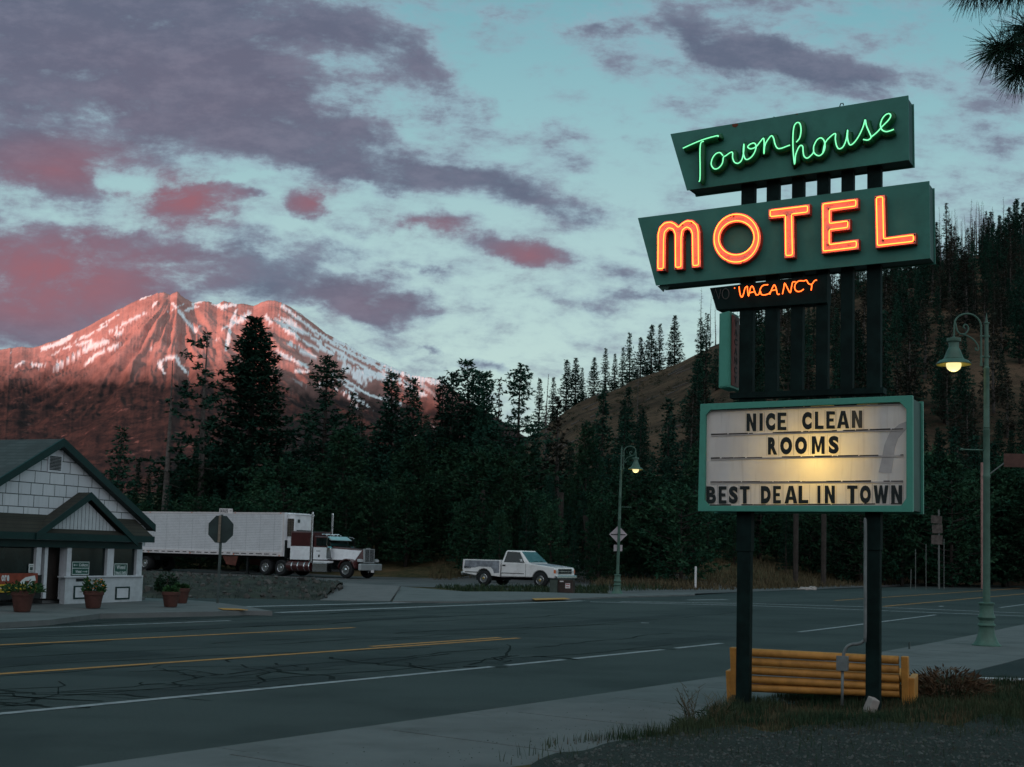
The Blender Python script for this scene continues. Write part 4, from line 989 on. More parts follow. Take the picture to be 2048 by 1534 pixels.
def pickup():
    pr, pf = G(967, 1174, -.06), G(1081, 1176.5, -.06); mid = (pr+pf)/2
    ang = radians(-33); mid = mid+Vector((-sin(ang), cos(ang), 0))*.8
    t = thing('pickup_truck', 'white pickup truck with grey primer patches parked at the edge of the lot', 'pickup truck', (mid.x, mid.y, TH(mid.x, mid.y)+.02), ang)
    w = .93; k = .99
    R_ = .375
    ra = arch(-1.62, R_, .47, .50); fa = arch(1.66, R_, .47, .50)
    low = [(-.60, .46), *[(x, z) for x, z in fa], (2.45, .48), (2.50, .62), (2.50, .90), (2.44, 1.0), (1.55, 1.10), (1.02, 1.15), (.95, 1.17), (-.60, 1.17)]
    b = MB(); b.prism(low, FLP, -w, w); body = b.build('cab_body', M['pk_white'], t, bevel=.035)
    bed = [(-2.86, .60), *ra, (-.66, .46), (-.66, 1.28), (-2.88, 1.28), (-2.90, .80)]
    b = MB(); b.prism(bed, FLP, -w, w); bd = b.build('cargo_bed', M['pk_white'], t, bevel=.025)
    for s in (-1, 1):
        pts = [(-2.80, .86), (-2.74, 1.24), (-.70, 1.24), (-.69, .66), (-1.0, .63), (-1.06, .80), (-1.2, .93), (-1.9, .94), (-2.15, .88)]
        b = MB(); b.prism(pts, FLP, s*w, s*(w+.004)); b.build('primer_patch', M['primer'], bd)
        b = MB(); b.box((-2.3+0, s*(w+.004), .66), (.9, .012, .05)); b.box((.1, s*(w+.004), .66), (1.3, .014, .035)); b.build('side_trim', M['chrome'], bd if s < 0 else body)
    b = MB(); b.box((-1.78, 0, 1.275), (2.0, 1.5, .03)); b.build('bed_floor', M['dark'], bd)
    b = MB(); b.box((-.62, 0, .75), (.03, 1.7, .5)); b.box((-.2, 0, .42), (4.2, .7, .16)); b.box((-1.62, 0, .52), (.9, 1.78, .5)); b.box((1.66, 0, .6), (.9, 1.78, .5)); b.build('chassis', M['dark'], t)
    # greenhouse
    b = MB(); b.hexa([(-.60, -.90, 1.16), (1.02, -.90, 1.16), (1.02, .90, 1.16), (-.60, .90, 1.16), (-.46, -.70, 1.77), (.38, -.70, 1.77), (.38, .70, 1.77), (-.46, .70, 1.77)])
    cab = b.build('cab_roof', M['pk_white'], t, bevel=.06)
    def side_pt(x, z, s, off=.004):
        q = (z-1.16)/.61; return Vector((x, s*(.90-.20*q+off), z))
    for s in (-1, 1):
        b = MB(); pts = [(-.46, 1.19), (.74, 1.19), (.36, 1.68), (-.36, 1.70)]
        vs = [side_pt(x, z, s, .006) for x, z in pts]+[side_pt(x, z, s, -.02) for x, z in pts]; b.add(vs, [(0, 1, 2, 3), (7, 6, 5, 4), (0, 4, 5, 1), (1, 5, 6, 2), (2, 6, 7, 3), (3, 7, 4, 0)])
        b.build('side_window', M['glass'], cab)
        b = MB(); b.tube([side_pt(.78, 1.17, s, .012), side_pt(.40, 1.70, s, .012), side_pt(-.38, 1.725, s, .012)], .014, 6); b.build('window_trim', M['pk_white'], cab)
        b = MB(); b.box((.62, s*1.04, 1.30), (.07, .17, .12)); b.tube([(.66, s*.90, 1.22), (.63, s*1.0, 1.26)], .015, 6); b.build('wing_mirror', M['chrome'], t, bevel=.015)
        # door seams and handle
        b = MB()
        for x in (-.56, .84): b.box((x, s*(w+.001), .82), (.014, .006, .66))
        b.box((.14, s*(w+.001), .50), (1.4, .006, .012)); b.build('door_seam', M['dark'], body)
        b = MB(); b.box((-.42, s*(w+.006), 1.03), (.17, .02, .075)); b.build('door_handle', M['black'], body, bevel=.006)
        # headlights, marker
        b = MB(); b.box((2.505, s*.74, .80), (.03, .22, .13)); hl = b.build('headlight', M['lens'], t, bevel=.008)
        b = MB(); b.box((2.47, s*.895, .80), (.08, .09, .16)); b.build('indicator', M['amber'], t, bevel=.008)
    f = lambda q, y, off: Vector((1.02-.64*q+off, y*(.90-.20*q), 1.16+.61*q))
    b = MB(); vs = [f(.08, -.94, .012), f(.08, .94, .012), f(.92, .93, .012), f(.92, -.93, .012), f(.08, -.94, -.02), f(.08, .94, -.02), f(.92, .93, -.02), f(.92, -.93, -.02)]
    b.add(vs, [(0, 1, 2, 3), (7, 6, 5, 4), (0, 4, 5, 1), (1, 5, 6, 2), (2, 6, 7, 3), (3, 7, 4, 0)]); ws = b.build('windshield', mat('windshield_glass', (.05, .075, .085), .05, var=.3, scale=2, spec=1.0), cab)
    b = MB(); b.tube([f(.12, -.5, .03), f(.20, .1, .03)], .008, 5); b.tube([f(.12, .1, .03), f(.20, .6, .03)], .008, 5); b.build('wiper', M['black'], cab)
    b = MB(); b.hexa([(1.06, -.80, 1.13), (2.40, -.78, .995), (2.40, .78, .995), (1.06, .80, 1.13), (1.06, -.80, 1.165), (2.42, -.78, 1.02), (2.42, .78, 1.02), (1.06, .80, 1.165)]); b.build('hood', M['primer'], t, bevel=.02)
    b = MB()
    for y in (-.55, -.1, .45): b.box((2.2, y, 1.03), (.3, .16, .03), rot=(0, .1, 0))
    b.build('chipped_paint', M['pk_white'], t)
    g = MB(); g.box((2.505, 0, .81), (.03, 1.24, .24)); gr = g.build('grille', M['black'], t)
    g = MB(); g.box((2.525, 0, .81), (.012, 1.22, .02)); g.box((2.525, -.31, .81), (.012, .02, .22)); g.box((2.525, .31, .81), (.012, .02, .22))
    g.box((2.524, 0, .935), (.014, 1.26, .022)); g.box((2.524, 0, .69), (.014, 1.26, .022)); g.build('grille_bars', M['chrome'], gr)
    b = MB(); b.box((2.58, 0, .55), (.13, 1.84, .15)); b.build('front_bumper', M['chrome'], t, bevel=.03)
    b = MB(); b.box((-2.97, 0, .58), (.14, 1.7, .14)); b.build('rear_bumper', M['chrome'], t, bevel=.02)
    b = MB(); b.box((-2.89, -.86, 1.02), (.03, .13, .36)); b.build('tail_light', M['maroon'], t); b = MB(); b.box((-2.89, .86, 1.02), (.03, .13, .36)); b.build('tail_light', M['maroon'], t)
    for x in (-1.62, 1.66):
        for s in (-1, 1):
            o = wheel('wheel', t, x, s*.80, R_, .25, s, M['chrome'], .215, .05)
            b = MB(); b.lathe([(.07, s*.10), (.06, s*.135), (.005, s*.14)], (0, 0, 0), 12, 'y'); b.build('hub', M['brass'], o)
    b = MB()
    put = lambda x, y, d: Vector((x, -w-.005-.004*d, y)); text_line(b, 'SIERRA', -2.80, -2.38, .83, .93, put, .03); b.build('badge', M['black'], bd)
    return t
pickup()

# ------------------------------------------------------------------ semi truck: tractor and refrigerated trailer
TF = radians(-32); tx = G(693, 1156.5, -.2)
tdir = Vector((cos(TF), sin(TF), 0)); tleft = Vector((-sin(TF), cos(TF), 0))
t0 = tx+tleft*1.05   # the seen front wheel is on the right side of the tractor
M['tr_white'] = mat('white_trailer_skin', (.66, .65, .67), .45, var=.05, scale=2, dirt=(.42, .40, .40), dirt_amt=.45, dirt_scale=1.1)
M['tread'] = M['rubber']
def semi():
    t = thing('semi_tractor', 'maroon and white long-nosed semi truck tractor with upright chrome exhaust stacks', 'truck', (t0.x, t0.y, -.2), TF)
    r = .52
    white, mar = M['white'], M['maroon']
    # hood tapering to the grille
    b = MB(); b.hexa([(-1.50, -.86, 1.10), (.84, -.60, 1.02), (.84, .60, 1.02), (-1.50, .86, 1.10), (-1.50, -.76, 1.98), (.84, -.50, 1.80), (.84, .50, 1.80), (-1.50, .76, 1.98)]); hood = b.build('hood', mar, t, bevel=.06)
    for s in (-1, 1):
        P = lambda x, z, e=.012: Vector((x, s*((.86-.26*(x+1.5)/2.34)-(.10)*((z-1.1)/.85)+e), z))
        q = [(-1.49, 1.14), (.30, 1.12), (.72, 1.74), (-1.49, 1.84)]
        b = MB(); b.add([P(*k) for k in q]+[P(*k, -.03) for k in q], [(0, 1, 2, 3), (7, 6, 5, 4), (0, 4, 5, 1), (1, 5, 6, 2), (2, 6, 7, 3), (3, 7, 4, 0)]); b.build('white_band', white, hood)
        # fender
        pts = [(.78, .55), (.82, .95)]
        fo = [(.70*cos(a), .52+.70*sin(a)) for a in [radians(x) for x in range(8, 176, 12)]]
        fi = [(.62*cos(a), .52+.62*sin(a)) for a in [radians(x) for x in range(175, 7, -12)]]
        b = MB(); b.prism(fo+fi, FLP, s*.62, s*1.16); b.build('fender', mar, t, bevel=.02)
        b = MB(); b.box((.82, s*.80, 1.12), (.26, .32, .2), taper=(.9, .9)); b.build('headlight', M['bright_trim'], t, bevel=.05)
        b = MB(); b.box((.955, s*.80, 1.12), (.03, .26, .15)); b.build('headlight_lens', M['lens'], t)
        # cab door with window
        b = MB(); b.box((-2.2, s*1.03, 1.5), (1.18, .03, .78)); dr = b.build('cab_door', white, t, bevel=.01)
        b = MB(); b.box((-2.05, s*1.048, 1.30), (.50, .012, .36)); b.build('door_vent_panel', M['tr_white'], dr)
        b = MB(); b.box((-2.3, s*1.05, 1.34), (.14, .012, .16)); text_line(b, 'TRANSPORT', -2.55, -2.2, 1.62, 1.68, lambda x, y, d: Vector((x, s*(1.046+.004*d), y)), .02); b.build('door_marking', M['black'], dr)
        b = MB(); b.box((-2.12, s*1.0, 2.24), (.92, .035, .52)); b.build('side_window', M['glass'], t)
        # exhaust stacks
        b = MB(); b.tube([(-2.98, s*1.0, .9), (-2.98, s*1.0, 2.5)], .10, 14); b.tube([(-2.98, s*1.0, 2.5), (-2.98, s*1.0, 4.05)], .075, 14); b.tube([(-2.98, s*1.0, 4.0), (-2.99, s*1.0, 4.12)], .078, 14); b.build('exhaust_stack', M['chrome'], t, smooth='auto')
        # air cleaner
        b = MB(); b.lathe([(.10, 1.15), (.19, 1.2), (.20, 1.24), (.20, 1.80), (.21, 1.81), (.21, 1.88), (.12, 1.96)], (-1.42, s*1.08, 0), 18); b.build('air_cleaner', M['chrome'], t, smooth='auto')
        # mirror and brackets
        b = MB(); b.tube([(-1.55, s*1.0, 2.6), (-1.38, s*1.32, 2.5), (-1.38, s*1.32, 1.9), (-1.55, s*1.0, 1.9)], .018, 6); b.box((-1.38, s*1.32, 2.24), (.06, .18, .52)); b.build('mirror', M['chrome'], t)
        # sleeper and tool box
        b = MB(); b.box((-3.85, s*1.10, 1.50), (1.62, .03, .86)); sb = b.build('sleeper_white_panel', white, t, bevel=.01)
        b = MB(); b.box((-4.1, s*1.118, 1.42), (.55, .008, .5)); b.build('sleeper_hatch', M['tr_white'], sb)
        b = MB(); b.lathe([(.05, -1.0), (.33, -.98), (.34, -.9), (.34, .9), (.33, .98), (.05, 1.0)], (-3.9, s*.93, .66), 20, 'x'); ft = b.build('fuel_tank', mar, t, smooth='auto')
        b = MB()
        for x in (-4.4, -3.9, -3.35, -2.95): b.lathe([(.346, -.03), (.346, .03)], (x, s*.93, .66), 20, 'x')
        b.build('tank_strap', M['chrome'], ft)
        b = MB(); b.box((-2.1, s*.95, .62), (1.2, .5, .56)); b.build('step_box', M['chrome'], t, bevel=.02)
        b = MB(); b.box((-2.0, s*.98, .98), (1.3, .46, .12)); b.build('running_board', white, t, bevel=.01)
    b = MB(); b.hexa([(-2.85, -1.02, 1.05), (-1.45, -1.02, 1.05), (-1.45, 1.02, 1.05), (-2.85, 1.02, 1.05), (-2.85, -.96, 2.62), (-1.72, -.96, 2.60), (-1.72, .96, 2.60), (-2.85, .96, 2.62)]); b.build('cab', mar, t, bevel=.07)
    b = MB(); b.box((-3.85, 0, 1.98), (1.72, 2.18, 1.85)); b.build('sleeper', mar, t, bevel=.10)
    b = MB(); b.hexa([(-1.47, -.94, 2.0), (-1.44, -.94, 2.0), (-1.44, .94, 2.0), (-1.47, .94, 2.0), (-1.70, -.88, 2.50), (-1.66, -.88, 2.50), (-1.66, .88, 2.50), (-1.70, .88, 2.50)]); b.build('windshield', M['glass'], t)
    b = MB(); b.hexa([(-1.70, -.96, 2.44), (-1.34, -1.0, 2.34), (-1.34, 1.0, 2.34), (-1.70, .96, 2.44), (-1.70, -.96, 2.60), (-1.32, -1.0, 2.37), (-1.32, 1.0, 2.37), (-1.70, .96, 2.60)]); b.build('sun_visor', mat('pale_steel_visor', (.62, .68, .70), .25, .6, var=.1), t)
    b = MB()
    for y in (-.7, -.35, 0, .35, .7): b.lathe([(.04, 2.60), (.05, 2.66), (.02, 2.70)], (-2.0, y, 0), 8)
    b.tube([(-2.6, -.45, 2.72), (-1.9, -.45, 2.72)], .04, 8); b.tube([(-2.6, .45, 2.72), (-1.9, .45, 2.72)], .04, 8); b.build('roof_lights_and_horns', M['chrome'], t)
    g = MB(); g.box((.88, 0, 1.42), (.08, .98, .86)); gr = g.build('grille', M['dark'], t)
    g = MB(); g.ring([(-.50, .98), (.50, .98), (.50, 1.86), (-.50, 1.86)], [(-.44, 1.03), (.44, 1.03), (.44, 1.81), (-.44, 1.81)], lambda p, q: Vector((q, p[0], p[1])), .83, .945)
    for y in np.linspace(-.36, .36, 9): g.box((.925, y, 1.42), (.012, .018, .78))
    g.box((.93, 0, 1.42), (.02, .05, .78)); g.box((.82, 0, 1.88), (.14, .3, .06)); g.build('grille_surround', M['bright_trim'], gr)
    b = MB(); b.box((1.02, 0, .72), (.2, 2.2, .42)); b.build('bumper', M['bright_trim'], t, bevel=.05)
    b = MB(); b.box((1.13, .1, .46), (.012, .30, .16)); b.build('licence_plate', M['plate_white'], t)
    b = MB(); b.box((-3.6, -.42, .86), (8.4, .10, .26)); b.box((-3.6, .42, .86), (8.4, .10, .26)); b.box((-6.0, 0, 1.06), (1.1, .9, .14)); b.box((0, 0, .6), (.2, 1.9, .16)); b.box((-2.1, 0, .8), (1.3, 1.6, .5)); b.build('chassis', M['dark'], t)
    for s in (-1, 1):
        wheel('wheel', t, 0, s*1.04, r, .30, s, M['chrome'], .29, .05)
        for x in (-5.35, -6.68):
            wheel('wheel', t, x, s*.95, r, .56, s, M['chrome'], .29, .16)
    b = MB()
    for s in (-1, 1): b.tube([(-4.75, s*.95, .35), (-4.78, s*.95, .70), (-4.98, s*.95, 1.06)], .03, 6); b.box((-4.76, s*.95, .75), (.02, .5, .8))
    b.build('mud_guard', M['chrome'], t)
    return t
semi()
def trailer():
    q = t0-tdir*5.15+tleft*0
    t = thing('box_trailer', 'long white ribbed refrigerated trailer coupled behind the maroon tractor', 'trailer', (q.x, q.y, -.2), TF+radians(1.5))
    Ln = 16.2; z0, z1 = 1.25, 4.08; h = 1.29
    b = MB(); b.box((-Ln/2, 0, (z0+z1)/2), (Ln, 2*h-.02, z1-z0)); body = b.build('body', M['tr_white'], t, bevel=.02)
    b = MB()
    for s in (-1, 1):
        for k in range(22):
            z = z0+.36+k*(z1-z0-.55)/21; b.box((-Ln/2, s*(h-.004), z), (Ln-.4, .016, .05))
    b.build('side_rib', M['tr_white'], body)
    b = MB()
    for s in (-1, 1):
        for k in range(22): b.box((-Ln/2, s*(h+.0035), z0+.415+k*(z1-z0-.55)/21), (Ln-.4, .004, .022))
        for k in range(13): b.box((-.8-k*1.2, s*(h+.0045), (z0+z1)/2+.05), (.025, .006, z1-z0-.45))
    b.build('panel_seam', mat('grey_seam', (.40, .40, .42), .6, var=.1), body)
    b = MB()
    for s in (-1, 1):
        b.box((-Ln/2, s*(h+.002), z0+.13), (Ln, .03, .26)); b.box((-Ln/2, s*(h+.002), z1-.06), (Ln, .03, .12)); b.box((-.05, s*(h+.004), (z0+z1)/2), (.1, .03, z1-z0))
    b.build('edge_rail', mat('pinkish_white_rail', (.55, .50, .50), .5, var=.1), body)
    b = MB()
    for s in (-1, 1):
        for k in range(24):
            x = -.7-k*.66; b.box((x, s*(h+.018), z0+.12), (.34+.1*(k % 3), .006, .06))
    b.build('reflector_slot', M['dark'], body)
    b = MB()
    for s in (-1, 1):
        for x in (-.3, -4.2, -8.1, -12.0, -15.9): b.box((x, s*(h+.02), z1-.05), (.1, .02, .05)); b.box((x, s*(h+.022), z0+.05), (.1, .02, .06))
    b.build('marker_light', M['amber'], body)
    # refrigeration unit on the nose
    b = MB(); b.box((.30, 0, 3.2), (.60, 1.95, 1.5)); ru = b.build('cooling_unit', M['white'], t, bevel=.05)
    b = MB(); b.box((.30, -.985, 3.12), (.52, .02, 1.15)); b.box((.606, 0, 2.75), (.02, 1.5, .45)); b.build('louvre_panel', M['dark'], ru)
    b = MB()
    for k in range(10): b.box((.30, -1.0, 2.62+k*.11), (.5, .02, .02))
    for k in range(4): b.box((.10+k*.13, -1.0, 3.12), (.02, .02, 1.12))
    b.build('louvre', M['channel'], ru)
    b = MB(); b.box((.32, 0, 3.98), (.66, 2.0, .10)); b.build('unit_cap', M['white'], ru, bevel=.03)
    b = MB(); b.box((.612, -.55, 3.55), (.012, .22, .22)); b.build('unit_badge', M['sign_green_back'], ru)
    b = MB(); b.box((.25, -.55, 2.15), (.45, .8, .7)); b.build('lower_unit_cover', M['white'], t, bevel=.03)
    b = MB(); b.box((.02, 0, 1.7), (.05, 2.3, 1.2)); b.build('bulkhead', M['dark'], t)
    b = MB(); b.box((-Ln/2, -.5, 1.12), (Ln-.5, .12, .22)); b.box((-Ln/2, .5, 1.12), (Ln-.5, .12, .22)); b.box((-13.1, 0, .9), (3.0, 1.2, .3)); b.build('chassis', M['dark'], t)
    for s in (-1, 1):
        for x in (-12.4, -13.7): wheel('wheel', t, x, s*.98, .5, .54, s, M['chrome'], .28, .15)
        b = MB(); b.box((-3.3, s*.9, .62), (.14, .14, 1.15)); b.box((-3.3, s*.9, .05), (.3, .26, .05)); b.build('landing_leg', M['dark'], t)
        b = MB(); b.hexa([(-4.9, s*1.18-.02, .62), (-4.1, s*1.18-.02, .55), (-4.1, s*1.18+.02, .55), (-4.9, s*1.18+.02, .62), (-5.3, s*1.18-.02, 1.2), (-3.9, s*1.18-.02, 1.2), (-3.9, s*1.18+.02, 1.2), (-5.3, s*1.18+.02, 1.2)]); b.build('side_tank', mat('rusty_red_tank', (.10, .03, .02), .6, var=.3), t)
        b = MB(); b.box((-14.6, s*.98, .62), (.03, .58, .8)); b.build('mud_flap', M['rubber'], t)
    return t
trailer()
# ------------------------------------------------------------------ the shop on the left
def Z4(X, Y): return X/3.835, 850+Y/3.835
SH = Frame(G(215, 1205, .12), 68)
shop = thing('shop', 'white shingled gable-fronted shop with dark green trim and a small entrance porch', 'building', SH.p, SH.a)
def s4(X, Y, y=0.0): return SH.at(*Z4(X, Y), y)
def shakes():
    m = bpy.data.materials.new('white_shingle_wall'); m.use_nodes = True; t = m.node_tree; b = t.nodes['Principled BSDF']
    tc = N(t, 'ShaderNodeTexCoord'); sx = N(t, 'ShaderNodeSeparateXYZ'); L(t, tc.outputs['Object'], sx.inputs[0]); cx = N(t, 'ShaderNodeCombineXYZ'); L(t, sx.outputs[0], cx.inputs[0]); L(t, sx.outputs[2], cx.inputs[1])
    br = N(t, 'ShaderNodeTexBrick'); L(t, cx.outputs[0], br.inputs[0]); br.inputs['Scale'].default_value = 1.0; br.inputs['Mortar Size'].default_value = .012; br.inputs['Mortar Smooth'].default_value = .3
    br.inputs['Brick Width'].default_value = .50; br.inputs['Row Height'].default_value = .285; br.offset = .37; br.squash = .8; br.squash_frequency = 3
    br.inputs['Color1'].default_value = (.54, .54, .565, 1); br.inputs['Color2'].default_value = (.46, .465, .495, 1); br.inputs['Mortar'].default_value = (.06, .07, .07, 1)
    n = N(t, 'ShaderNodeTexNoise'); mp = N(t, 'ShaderNodeMapping'); L(t, tc.outputs['Object'], mp.inputs[0]); mp.inputs[3].default_value = (9, 9, 1); L(t, mp.outputs[0], n.inputs[0]); n.inputs['Scale'].default_value = 1.3; n.inputs['Detail'].default_value = 5
    c = MIX(t, MATH(t, 'MULTIPLY', SMOOTH(t, n.outputs[0], .52, .8), .5), br.outputs[0], (.30, .31, .32))
    L(t, c, b.inputs['Base Color']); b.inputs['Roughness'].default_value = .8
    bp = N(t, 'ShaderNodeBump'); bp.inputs['Strength'].default_value = .5; bp.inputs['Distance'].default_value = .02; L(t, MATH(t, 'SUBTRACT', 1.0, br.outputs[1]), bp.inputs['Height']); L(t, bp.outputs[0], b.inputs['Normal'])
    return m
def roofing(name, c1, c2, mortar):
    m = bpy.data.materials.new(name); m.use_nodes = True; t = m.node_tree; b = t.nodes['Principled BSDF']
    tc = N(t, 'ShaderNodeTexCoord'); sx = N(t, 'ShaderNodeSeparateXYZ'); L(t, tc.outputs['Object'], sx.inputs[0]); cx = N(t, 'ShaderNodeCombineXYZ'); L(t, sx.outputs[1], cx.inputs[0]); L(t, sx.outputs[2], cx.inputs[1])
    br = N(t, 'ShaderNodeTexBrick'); L(t, cx.outputs[0], br.inputs[0]); br.inputs['Scale'].default_value = 1.0; br.inputs['Mortar Size'].default_value = .010; br.inputs['Brick Width'].default_value = .3; br.inputs['Row Height'].default_value = .085; br.offset = .5
    br.inputs['Color1'].default_value = (*c1, 1); br.inputs['Color2'].default_value = (*c2, 1); br.inputs['Mortar'].default_value = (*mortar, 1)
    n = N(t, 'ShaderNodeTexNoise'); L(t, tc.outputs['Object'], n.inputs[0]); n.inputs['Scale'].default_value = 2; n.inputs['Detail'].default_value = 6
    L(t, MIX(t, MATH(t, 'MULTIPLY', SMOOTH(t, n.outputs[0], .4, .7), .6), br.outputs[0], tuple(.5*k for k in c1)), b.inputs['Base Color']); b.inputs['Roughness'].default_value = .95
    return m
M['shakes'] = shakes(); M['roof_grey'] = roofing('grey_roof_shingles', (.055, .066, .067), (.042, .052, .052), (.03, .04, .04)); M['roof_brown'] = roofing('mossy_brown_roof_shingles', (.036, .031, .022), (.024, .024, .018), (.015, .015, .012))
M['trim_green'] = mat('dark_green_trim', (.003, .021, .020), .5, var=.15, scale=4)
M['trim_white'] = mat('white_trim', (.50, .50, .53), .6, var=.08, scale=4, dirt=(.30, .30, .30), dirt_amt=.5, dirt_scale=5)
M['siding'] = mat('white_siding', (.40, .41, .43), .7, var=.1, scale=5)
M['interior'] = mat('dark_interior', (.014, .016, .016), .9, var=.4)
M['door_brown'] = mat('dark_brown_door', (.022, .016, .014), .5, var=.25)
YB = .10
A = s4(440, 108, YB); E = s4(1140, 770, YB); hw = E.x-A.x; EL = Vector((A.x-hw, YB, E.z))
b = MB(); zl0 = s4(0, 900, YB).z; wl = [(EL.x+.15, zl0), (E.x-.12, zl0), (E.x-.12, E.z+.02), (A.x, A.z-.14), (EL.x+.15, E.z+.02)]
b.prism(wl, at3, YB, YB+.15); b.build('gable_wall', M['shakes'], shop)
b = MB(); b.box((E.x-.2, YB+4.2, E.z/2), (.15, 8.0, E.z)); b.box((EL.x+.2, YB+4.2, E.z/2), (.15, 8.0, E.z)); b.box((A.x, 8.6, E.z/2+.6), (2*hw-.4, .15, E.z+1.2)); b.box((A.x, 2.2, E.z/2), (2*hw-.6, .1, E.z)); b.build('side_wall', M['trim_white'], shop)
for s, e in ((1, E), (-1, EL)):
    b = MB(); th = .15; y0, y1 = YB-.22, 9.0; ex = e.x+s*.02
    vs = [(A.x, y0+.05, A.z-th), (A.x, y1, A.z-th), (ex, y1, e.z-th), (ex, y0+.05, e.z-th), (A.x, y0+.05, A.z), (A.x, y1, A.z), (ex, y1, e.z), (ex, y0+.05, e.z)]
    b.hexa(vs); b.build('roof', M['roof_grey'], shop)
    b = MB(); b.hexa([(A.x+(0 if s > 0 else -.004), y0, A.z-.18), (A.x+(0 if s > 0 else -.004), y0+.047, A.z-.18), (ex, y0+.047, e.z-.16), (ex, y0, e.z-.16), (A.x+(0 if s > 0 else -.004), y0, A.z+.02), (A.x+(0 if s > 0 else -.004), y0+.047, A.z+.02), (ex, y0+.047, e.z+.02), (ex, y0, e.z+.02)]); b.build('barge_board', M['trim_green'], shop)
p0_, p1_ = s4(378, 235, YB), s4(458, 352, YB)
b = MB(); b.box(((p0_.x+p1_.x)/2, YB-.012, (p0_.z+p1_.z)/2), (p1_.x-p0_.x+.10, .03, p0_.z-p1_.z+.10)); vt = b.build('gable_vent', M['trim_white'], shop)
b = MB()
for k in range(10):
    z = p1_.z+(p0_.z-p1_.z)*(k+.5)/10; b.box(((p0_.x+p1_.x)/2, YB-.031, z), (p1_.x-p0_.x, .012, .022))
b.build('louvre', M['dark'], vt)
# lower front
def rect(name, X0, X1, Y0, Y1, y0, y1, m, parent=shop, bevel=0):
    a = s4((X0+X1)/2, Y0, y0); c = s4((X0+X1)/2, Y1, y0); l = s4(X0, (Y0+Y1)/2, y0); r = s4(X1, (Y0+Y1)/2, y0)
    b = MB(); b.box(((l.x+r.x)/2, (y0+y1)/2, (a.z+c.z)/2), (r.x-l.x, abs(y1-y0), a.z-c.z)); return b.build(name, M[m], parent, bevel=bevel)
rect('header_beam', -700, 1092, 868, 935, -.05, .10, 'trim_green')
rect('corner_post', 1048, 1090, 936, 1166, -.02, .10, 'trim_white'); rect('post', 822, 872, 936, 1166, -.02, .10, 'trim_white'); rect('post', 513, 547, 936, 1158, -.02, .10, 'trim_white')
rect('post', 278, 316, 900, 1150, -.02, .10, 'trim_white'); rect('door_jamb', 338, 362, 920, 1330, .05, .2, 'trim_white'); rect('door_jamb', 490, 512, 920, 1336, .05, .2, 'trim_white')
sw = rect('sill_wall', 498, 1092, 1168, 1362, -.03, .12, 'siding'); rect('window_sill', 492, 1098, 1156, 1167, -.08, .12, 'trim_white')
for X0, X1, Y0, Y1 in ((566, 690, 1232, 1334), (886, 996, 1240, 1338)):
    rect('panel_frame', X0, X1, Y0, Y1, -.045, -.031, 'trim_green', sw); rect('panel', X0+12, X1-12, Y0+12, Y1-12, -.05, -.0455, 'trim_white', sw)
rect('mail_slot', 585, 650, 1178, 1200, -.04, -.031, 'dark', sw)
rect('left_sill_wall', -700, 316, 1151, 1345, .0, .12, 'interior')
for X0, X1 in ((548, 821), (873, 1047), (-690, 277)):
    g = rect('window', X0, X1, 937, 1155 if X0 > 0 else 1149, .06, .075, 'glass')
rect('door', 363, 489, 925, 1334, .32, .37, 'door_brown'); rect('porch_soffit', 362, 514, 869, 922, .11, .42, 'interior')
b = MB(); q = s4(300, 1340, .5); q2 = s4(1088, 1340, .5); b.box(((q.x+q2.x)/2, .9, .05), (q2.x-q.x, 1.0, .08)); b.build('floor_slab', M['concrete'], shop)
# skirt roof and porch gable
YE = -.26; zt, ze = s4(0, 670, YB).z, s4(0, 822, YE).z; xl = EL.x-.3; xr_ = s4(1180, 880, YE).x
b = MB(); b.hexa([(xl, YE, ze-.05), (xr_, YE, ze-.05), (xr_-.35, YB-.005, zt-.06), (xl, YB-.005, zt-.06), (xl, YE, ze), (xr_, YE, ze), (xr_-.35, YB-.005, zt), (xl, YB-.005, zt)]); b.build('skirt_roof', M['roof_brown'], shop)
b = MB(); b.box(((xl+xr_)/2, YE-.015, ze-.06), (xr_-xl, .025, .16)); b.build('skirt_fascia', M['trim_green'], shop)
b = MB(); b.box(((xl+xr_)/2-.1, -.12, ze-.135), (xr_-xl-.3, .24, .02)); b.build('soffit', M['siding'], shop)
YG = -.32
Ap, Lp, Rp = s4(704, 518, YG), s4(282, 832, YG), s4(1062, 888, YG)
for P_ in (Lp, Rp):
    sgn = 1 if P_ is Rp else -1; eps = 0.0 if sgn > 0 else .003
    b = MB(); b.hexa([(Ap.x, YG+.03, Ap.z-.07-eps), (Ap.x, YB-.01, Ap.z-.07-eps), (P_.x, YB-.01, P_.z-.07), (P_.x, YG+.03, P_.z-.07), (Ap.x, YG+.03, Ap.z-eps), (Ap.x, YB-.01, Ap.z-eps), (P_.x, YB-.01, P_.z), (P_.x, YG+.03, P_.z)]); b.build('porch_roof', M['roof_brown'], shop)
    b = MB(); b.hexa([(Ap.x, YG, Ap.z-.17-eps), (Ap.x, YG+.028, Ap.z-.17-eps), (P_.x, YG+.028, P_.z-.15), (P_.x, YG, P_.z-.15), (Ap.x, YG, Ap.z+.01-eps), (Ap.x, YG+.028, Ap.z+.01-eps), (P_.x, YG+.028, P_.z+.01), (P_.x, YG, P_.z+.01)]); b.build('porch_barge_board', M['trim_green'], shop)
tz = Lp.z+.04
b = MB(); tw = (Rp.x-Lp.x)/2; k = .72; b.prism([(Ap.x-tw*k, tz), (Ap.x+tw*k, tz), (Ap.x, Ap.z-.2)], at3, -.16, -.12); ty = b.build('porch_tympanum', M['siding'], shop)
b = MB()
for i in range(-9, 10):
    x = Ap.x+i*tw*k/10; h = (Ap.z-.2-tz)*(1-abs(i)/10); b.box((x, -.163, tz+h/2), (.007, .005, h))
